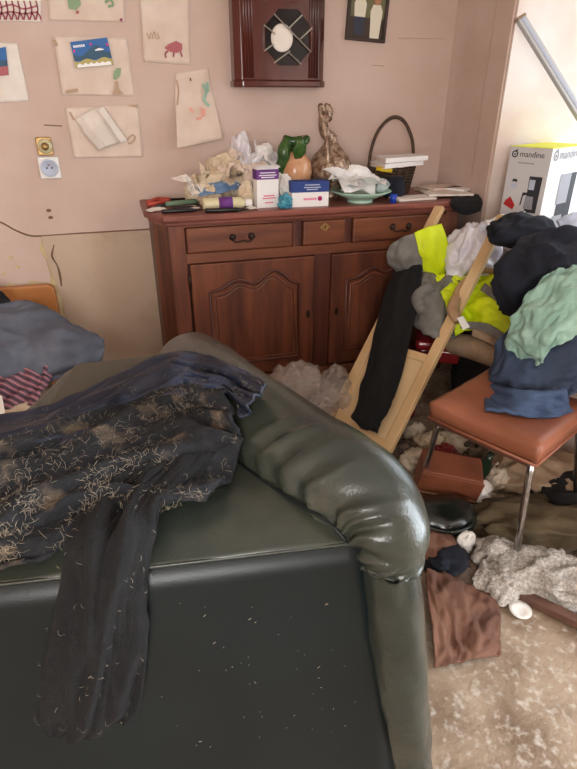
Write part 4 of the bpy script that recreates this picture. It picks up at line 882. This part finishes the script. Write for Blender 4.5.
for a_, b_, c_, w2 in (((486, 284), (504, 296), (522, 310), .03), ((466, 322), (488, 324), (508, 336), .03)):
    p_ = [K(*a_, -.025), K(*b_, -.01), K(*c_, -.01)]; dn = Vector((-.02, 0, -w2)); obj('grey_band', sheet([p_, [p+dn for p in p_]], 20, 6, ((3, 1, .006),), 3), 'grey_cloth', t, smooth=True, solid=.006, world=True)
t = thing('grey_jacket', 'crumpled grey jacket hanging between the pine rails', 'jacket', K(435, 330, -.03))
obj('jacket_body', sheet([[K(418, 282, -.05), K(430, 275, -.04), K(446, 276, -.07), K(462, 284, -.09)], [K(412, 294, -.03), K(428, 290, .01), K(444, 294, -.05), K(462, 300, -.09)], [K(414, 306, -.02), K(430, 308, .025), K(444, 312, -.05), K(460, 316, -.09)], [K(418, 322, -.02), K(432, 326, .02), K(444, 330, -.05), K(454, 332, -.09)], [K(424, 330, -.03), K(438, 338, 0), K(446, 340, -.06), K(452, 338, -.09)]], 54, 54, ((2.5, 3, .022), (6, 7, .009)), 14), 'grey_cloth', t, smooth=True, solid=.01, world=True)
obj('sleeve_end', tube([K(432, 286, .03), K(419, 298, .035), K(424, 312, .03)], [.03, .036, .03], 14, 16), 'grey_cloth', t, smooth=True, world=True)
obj('round_patch', xf(lathe([(0, .008), (.024, .008), (.032, 0)], 20), TR(K(446, 292, .035), (R90-.5, 0, -.4))), 'black', t, smooth=True)
c = K(488, 300, .02)
t = thing('wooden_hoop', 'tan bent wood hoop caught on the pine rack with a white tag', 'hoop', c)
P_ = [(456, 312), (457, 294), (466, 280), (482, 271), (498, 274), (510, 288), (516, 306)]
obj('hoop', tube([K(x, y, .02-.022*k) for k, (x, y) in enumerate(P_)], [.018, .018, .013, .012, .013, .014, .013], 10, 40, flat=1.5), 'tan_wood', t, smooth=True, world=True)
obj('grip', tube([K(456, 298, .04), K(453, 310, .045), K(458, 321, .04)], [.022, .027, .02], 12, 16), 'tan_wood', t, smooth=True, world=True)
obj('tag', sheet([[K(457, 318, .06), K(463, 316, .06)], [K(463, 330, .055), K(470, 327, .055)]], 4, 4), 'white', t, solid=.002, world=True)
# dark navy jackets heap
c = ay(548, 305, 1.76)
obj('navy_fleece', lump((.21, .19, .19), 41, 5, ((1.1, .25), (1.8, .18), (5, .05)), -.75), 'navy_cloth', None, c+Vector((-.05, -.02, -.04)), (0, 0, .4), 'dark navy fleece heaped beside the coffee maker box', 'fleece', smooth=True)
c = ay(524, 240, 1.98)
obj('navy_hood', lump((.15, .12, .07), 44, 4, ((1.1, .25), (2.2, .2), (5, .05)), -.75), 'navy_cloth', None, c+Vector((0, 0, -.03)), (0, .1, -.4), 'dark navy hood lying on top of the fleece', 'hood', smooth=True)
wl = [[ay(485, 222, 2.28), ay(505, 216, 2.28), ay(525, 213, 2.26)], [ay(488, 232, 2.2), ay(508, 226, 2.2), ay(528, 220, 2.2)], [ay(492, 244, 2.18), ay(510, 238, 2.18), ay(526, 232, 2.18)]]
obj('white_shirt', sheet(wl, 24, 24, ((3, 3, .012),), 6), 'white', None, label='white shirt sleeve between the plastic bag and navy hood', cat='shirt', smooth=True, solid=.008, world=True)
rg = [[ay(556, 222, 2.0), ay(577, 214, 2.0), ay(610, 210, 2.0)], [ay(562, 236, 1.92), ay(582, 232, 1.9), ay(610, 230, 1.9)], [ay(570, 252, 1.86), ay(588, 250, 1.84), ay(612, 248, 1.84)]]
obj('pale_shirt', sheet(rg, 24, 24, ((3, 3, .014),), 9), 'cool_grey', None, label='pale blue grey shirt below the coffee maker box at the right edge', cat='shirt', smooth=True, solid=.008, world=True)
obj('dark_clothes', lump((.16, .15, .40), 47, 5, ((1.1, .2), (2, .12), (5, .04)), -.5), 'black_cloth', None, (1.63, 2.08, 0), (0, 0, .3), 'black heap of clothes under the fleece and jackets', 'clothes', smooth=True)
t = thing('carpet_roll', 'rolled tan canvas lying under the yellow jacket', 'roll', K(478, 350, -.08))
obj('roll', tube([K(446, 342, -.16), K(470, 347, -.13), K(504, 358, -.08)], [.045, .055, .055], 20, 24), 'tan_cloth', t, smooth=True, world=True)
obj('loose_edge', sheet([[K(474, 324, -.03), K(490, 331, -.03), K(506, 340, -.03)], [K(472, 336, -.025), K(488, 343, -.025), K(504, 352, -.025)]], 20, 8, ((2, 2, .008),), 3), 'tan_cloth', t, smooth=True, solid=.008, world=True)
# red stool
a = ay(410, 343, 2.05); b = ay(488, 378, 1.9); zr = .40
t = thing('red_stool', 'glossy dark red plastic stool buried under the clothes pile', 'stool', (1.50, 2.20, 0), (0, 0, -.5))
obj('seat', box(.36, .30, .05, (0, 0, .40)), 'red_gloss', t, bevel=.018, seg=3)
obj('apron', box(.32, .26, .07, (0, 0, .345)), 'red_gloss', t, bevel=.012)
for sx in (-1, 1):
    for sy in (-1, 1): obj('leg', bar((sx*.14, sy*.11, .36), (sx*.17, sy*.14, .005), .045, .03, (0, 1, 0)), 'red_gloss', t, bevel=.008)

# ------------------------------------------------------------------ orange chair
SZ = .50
n_ = az(536, 463, SZ-.06); l_ = az(428, 415, SZ-.06); n_.z = l_.z = 0; ux = (n_-l_).normalized(); uy = Vector((-ux.y, ux.x, 0)); SW = (n_-l_).length+.005; SD = .42
ch = thing('chair', 'orange brown vinyl chair with dull chrome legs, heaped with jeans', 'chair', l_+ux*(SW/2)+uy*(SD/2), (0, 0, math.atan2(ux.y, ux.x)))
v = []; n1 = 26
for side in (0, 1):
    for j in range(n1+1):
        for i in range(n1+1):
            u = i/n1*2-1; w_ = j/n1*2-1
            eu = 1-abs(u)**6; ew = 1-abs(w_)**6; e = max(0, min(eu, ew))**.45
            x = u*SW/2; y = w_*SD/2
            z = SZ-.022*(1-e)+.014*max(0, (abs(u))**2)-.014*math.exp(-(u*u+w_*w_)*1.5)+.003*noise.noise(Vector((x*14, y*14, 1))) if side == 0 else SZ-.075+.012*(1-e)
            v.append((x*(1-.015*(side == 1)), y*(1-.015*(side == 1)), z))
W = n1+1; f = [(j*W+i, j*W+i+1, (j+1)*W+i+1, (j+1)*W+i) for j in range(n1) for i in range(n1)]; o2 = W*W
f += [(o2+j*W+i, o2+(j+1)*W+i, o2+(j+1)*W+i+1, o2+j*W+i+1) for j in range(n1) for i in range(n1)]
ed = [i for i in range(W)]+[j*W+n1 for j in range(1, W)]+[n1*W+i for i in range(n1-1, -1, -1)]+[j*W for j in range(n1-1, 0, -1)]
f += [(ed[k], o2+ed[k], o2+ed[(k+1) % len(ed)], ed[(k+1) % len(ed)]) for k in range(len(ed))]
obj('seat', (v, f), 'orange_vinyl', ch, smooth=True)
obj('seat_piping', tube([(sx*SW/2*.985, sy*SD/2*.985, SZ-.072) for sx, sy in ((-1, -1), (1, -1), (1, 1), (-1, 1))], .006, 6, closed=True), 'orange_vinyl', ch, smooth=True)
obj('seat_board', box(SW-.04, SD-.04, .03, (0, 0, SZ-.088)), 'orange_edge', ch, bevel=.006)
ft = lambda x, y: Vector((x, y, 0))
inv = root_matrix(ch).inverted(); f1 = inv@Vector((1.15, 1.125, .0)); f2 = inv@Vector((1.035, 1.60, 0))
for p0, p1 in (((SW/2-.03, -SD/2+.03, SZ-.07), f1), ((-SW/2+.03, -SD/2+.03, SZ-.07), f2), ((SW/2-.03, SD/2-.03, SZ-.07), (SW/2+.03, SD/2+.05, 0)), ((-SW/2+.03, SD/2-.03, SZ-.07), (-SW/2-.03, SD/2+.06, 0))):
    lg = obj('leg', tube([p0, (p0[0]*.4+p1[0]*.6, p0[1]*.4+p1[1]*.6, .15), (p1[0], p1[1], .008)], .0115, 12, 10), 'chrome', ch, smooth=True)
    obj('foot_cap', rod((p1[0], p1[1], .0), (p1[0], p1[1], .022), .014, 12), 'black', lg)
for sx in (-1, 1): obj('back_post', tube([(sx*(SW/2-.03), SD/2-.02, SZ-.07), (sx*(SW/2-.03), SD/2+.05, .6), (sx*(SW/2-.04), SD/2+.13, .80)], .0105, 10, 14), 'chrome', ch, smooth=True)
obj('backrest', box(SW-.02, .035, .18, (0, SD/2+.115, .70)), 'orange_vinyl', ch, rot=(0, 0, 0), bevel=.014, seg=3)
# jeans and mint shirt on the chair
def J(x, y, Y): return ay(x, y, Y)
rows = [[J(528, 296, 1.62), J(550, 292, 1.6), J(580, 300, 1.55), J(615, 310, 1.5)], [J(512, 322, 1.62), J(540, 325, 1.55), J(575, 330, 1.48), J(615, 340, 1.42)], [J(501, 350, 1.62), J(530, 352, 1.50), J(568, 356, 1.42), J(610, 365, 1.36)], [J(496, 380, 1.60), J(522, 382, 1.46), J(560, 384, 1.38), J(600, 385, 1.34)], [J(490, 402, 1.54), J(520, 405, 1.42), J(552, 402, 1.36), J(580, 392, 1.34)]]
t = thing('jeans', 'dark blue jeans bundled on the orange chair seat', 'jeans', az(525, 410, SZ))
obj('legs', sheet(rows, 60, 60, ((3.5, 3, .034), (7, 6, .015), (18, 16, .004)), 17), 'denim', t, smooth=True, solid=.012, world=True)
rows = [[J(494, 386, 1.55), J(520, 392, 1.38), J(548, 392, 1.32), J(562, 388, 1.31)], [J(486, 399, 1.51), J(518, 404, 1.35), J(548, 402, 1.30), J(567, 398, 1.29)], [az(485, 411, SZ), az(518, 417, SZ-.002), az(546, 417, SZ), az(568, 409, SZ)]]
obj('turned_waist', sheet(rows, 40, 20, ((4, 3, .014), (9, 6, .005)), 19), 'denim_light', t, smooth=True, solid=.012, world=True)
rows = [[J(545, 280, 1.56), J(565, 276, 1.54), J(590, 274, 1.5), J(620, 280, 1.48)], [J(530, 298, 1.54), J(555, 292, 1.48), J(585, 290, 1.43), J(620, 296, 1.4)], [J(517, 322, 1.54), J(545, 316, 1.44), J(575, 308, 1.39), J(612, 312, 1.36)], [J(511, 342, 1.53), J(540, 340, 1.42), J(560, 326, 1.38), J(598, 318, 1.36)], [J(530, 354, 1.48), J(545, 359, 1.42), J(554, 342, 1.385), J(578, 322, 1.37)]]
obj('mint_shirt', sheet(rows, 60, 50, ((3.5, 4, .026), (8, 7, .013), (18, 18, .004)), 23, .006), 'mint', None, label='crumpled mint green shirt on top of the jeans', cat='shirt', smooth=True, solid=.008, world=True)

# ================================================================== FLOOR CLUTTER
def rag(nm, lab, cat, x, y, rad, m_, seed, n=4, rz=0, amps=((1.2, .3), (2.0, .36), (4.5, .14)), z=0, smooth=True, flat=-.4):
    p = az(x, y, .02); return obj(nm, lump(rad, seed, n, amps, flat), m_, None, (p.x, p.y, z), (0, 0, rz), lab, cat, smooth=smooth)
# clear plastic bag by the sideboard
obj('plastic_bag', lump((.17, .15, .18), 51, 5, ((1.1, .3), (1.7, .30), (3.6, .14)), -.6), 'clear_poly', None, az(296, 428, 0), (0, 0, .5), 'dusty clear plastic bag on the floor before the sideboard', 'bag', smooth=True)
obj('plastic_bag', lump((.09, .09, .15), 53, 5, ((1.1, .3), (1.7, .3), (3.6, .14)), -.6), 'clear_poly', None, az(334, 418, 0), (0, 0, .2), 'smaller clear plastic bag squeezed against the pine rack', 'bag', smooth=True)
p = az(448, 498, 0)
t = thing('leather_case', 'brown leather case tipped on the floor behind the chair leg', 'case', p+Vector((0, .05, 0)), (.25, .12, -.45))
obj('case_body', box(.24, .13, .16, (0, 0, .09)), 'brown_leather', t, bevel=.01); obj('lid_flap', box(.244, .008, .11, (0, -.068, .112)), 'brown_leather', t, bevel=.003); obj('strap', box(.25, .004, .008, (0, -.072, .058)), 'tan_wood', t)
p = az(445, 535, 0)
t = thing('black_handbag', 'shiny black handbag lying on the floor left of the chair', 'handbag', p+Vector((0, .05, 0)), (0, 0, -.2))
obj('bag_body', lump((.14, .10, .07), 61, 4, ((1, .12), (2.4, .08)), -.6), 'shiny_black', t, smooth=True)
obj('opening', xf(lathe([(.0, 0), (.5, 0), (.62, .12), (.70, .0)], 24), TR((.01, .0, .095), (.15, 0, 0), (.10, .055, .06))), 'brown_cloth', t, smooth=True)
obj('handle', tube([(-.10, -.03, .07), (-.11, -.08, .09), (0, -.11, .07), (.09, -.08, .07), (.10, -.03, .06)], .007, 8, 30), 'shiny_black', t, smooth=True)
rag('tissue', 'crumpled white tissue in front of the black handbag', 'tissue', 466, 543, (.035, .03, .05), 'tissue', 62, 3, amps=((1.3, .3), (2.6, .28)), smooth=False)
rag('tissue', 'white crumpled tissue beside the brown leather case', 'tissue', 480, 494, (.055, .04, .05), 'tissue', 63, 3, amps=((1.3, .3), (2.6, .28)), smooth=False, rz=.5)
rag('crumpled_hat', 'dirty white hat crumpled under the orange chair', 'hat', 497, 482, (.05, .045, .065), 'offwhite_cloth', 64, 4)
p = az(483, 488, 0); obj('glass_bottle', lathe([(0, 0), (.03, 0), (.033, .01), (.033, .09), (.014, .13), (.013, .16), (0, .16)], 18), 'bottle_green', None, p+Vector((0, .05, 0)), (.2, .15, 0), 'dark green bottle standing behind the white tissue under the chair', 'bottle', smooth=True)
for k, (x, y, rad, m_, lab) in enumerate(((418, 462, (.07, .06, .05), 'offwhite_cloth', 'off white rag behind the left chair leg'), (405, 450, (.05, .06, .04), 'dirt_cloth', 'dark brown rag below the pine rack'), (452, 446, (.09, .06, .05), 'offwhite_cloth', 'stained off white rag behind the brown leather case'), (430, 445, (.06, .05, .05), 'paper_cream', 'torn cream paper wad behind the chair leg'), (475, 455, (.06, .05, .06), 'dirt_cloth', 'dark rag deep under the orange chair'), (398, 475, (.05, .05, .035), 'offwhite_cloth', 'dirty cream rag between armchair and pine rack'))):
    rag('rag', lab, 'rag', x, y, rad, m_, 70+k, 4, k)
rag('khaki_trousers', 'muddy khaki trousers spread on the floor under the chair', 'trousers', 545, 528, (.26, .15, .07), 'khaki', 81, 5, -.4, ((1.1, .2), (2, .25), (5, .06)))
rag('khaki_sack', 'brown cloth bundle behind the khaki trousers', 'bundle', 545, 480, (.24, .14, .09), 'tan_cloth', 82, 5, -.4, ((1.1, .2), (2, .2), (5, .05)))
rag('black_shirt', 'black shirt crumpled in the dark under the chair at right', 'shirt', 575, 500, (.16, .12, .07), 'black_cloth', 83, 4, -.3)
rag('knitted_shawl', 'grey knitted shawl bunched around the front chair leg', 'shawl', 545, 580, (.16, .09, .065), 'knit', 84, 5, -.55, ((1.1, .2), (1.8, .42), (4, .16)))
g = lambda x, y, z: az(x, y, z)
rows = [[g(470, 580, .03), g(490, 556, .05), g(512, 550, .06), g(530, 560, .05)], [g(474, 588, .015), g(496, 574, .055), g(514, 568, .07), g(534, 576, .06)], [g(486, 592, .012), g(500, 588, .05), g(520, 584, .05), g(545, 590, .03)], [g(494, 600, .012), g(502, 606, .012), g(522, 596, .012), g(556, 604, .012)]]
obj('knitted_scarf', sheet(rows, 50, 40, ((5, 3, .014), (10, 8, .004)), 27, .003), 'knit', None, label='grey knitted scarf end trailing left of the front chair leg', cat='scarf', smooth=True, solid=.006, world=True)
rag('lace_cloth', 'small cream lace cloth behind the front chair leg', 'cloth', 492, 556, (.075, .05, .055), 'knit', 86, 4, .3)
rag('dark_wrapper', 'dark blue plastic wrapper between handbag and brown cloth', 'wrapper', 450, 562, (.08, .07, .035), 'navy_cloth', 87, 4, .5)
rag('dark_rag', 'dark brown rag at the corner of the armchair', 'rag', 436, 545, (.07, .07, .04), 'brown_cloth', 88, 4, .2)
rag('debris_rag', 'mottled dark rag under the scarf', 'rag', 462, 575, (.07, .06, .025), 'dirt_cloth', 89, 4, .9)
rows = [[g(425, 572, .05), g(448, 578, .03), g(470, 590, .015), g(498, 594, .012)], [g(427, 600, .05), g(450, 604, .05), g(474, 612, .025), g(498, 612, .012)], [g(430, 635, .05), g(452, 636, .03), g(476, 636, .035), g(498, 636, .012)], [g(434, 668, .01), g(452, 666, .02), g(474, 660, .015), g(499, 657, .008)]]
obj('brown_cloth', sheet(rows, 56, 50, ((4, 2.5, .016), (8, 6, .005)), 29, .002), 'brown_cloth', None, label='brown cotton cloth spread on the floor beside the armchair corner', cat='cloth', smooth=True, solid=.006, world=True)
a = az(506, 588, .018); b = az(600, 632, .018)
t = thing('floor_bar', 'brown painted bar lying on the floor beneath the knitted shawl', 'bar', a)
obj('bar_body', bar(a, b, .035, .03), 'dark_timber', t, world=True, bevel=.004); obj('bar_end', bar(a-(b-a).normalized()*.006, a, .038, .032), 'iron', t, world=True)
p = az(519, 612, .0); obj('paper_saucer', lathe([(0, .004), (.02, .005), (.035, .012), (.036, .015), (.02, .009), (0, .008)], 20), 'tissue', None, p, (.1, 0, .4), 'small flattened white paper saucer in front of the bar', 'saucer', smooth=True)

rag('red_rag', 'dark red rag glimpsed behind the leather case', 'rag', 446, 456, (.03, .05, .05), 'red_gloss', 95, 4, .4)
obj('cable', tube([az(392, 446, .01), az(402, 441, .012), az(412, 447, .01), az(406, 457, .01), az(396, 453, .012)], .005, 6, 40), 'black', None, label='loop of black cable on the floor beside the pine rack', cat='cable', smooth=True, world=True)
rag('yellow_wrapper', 'small green and yellow wrapper beside the green bottle', 'wrapper', 488, 470, (.03, .03, .03), 'meadow', 96, 3, smooth=False)
rag('rag', 'pale rag beyond the chair on the far side of the pine rack', 'rag', 415, 434, (.05, .06, .05), 'offwhite_cloth', 97, 4)
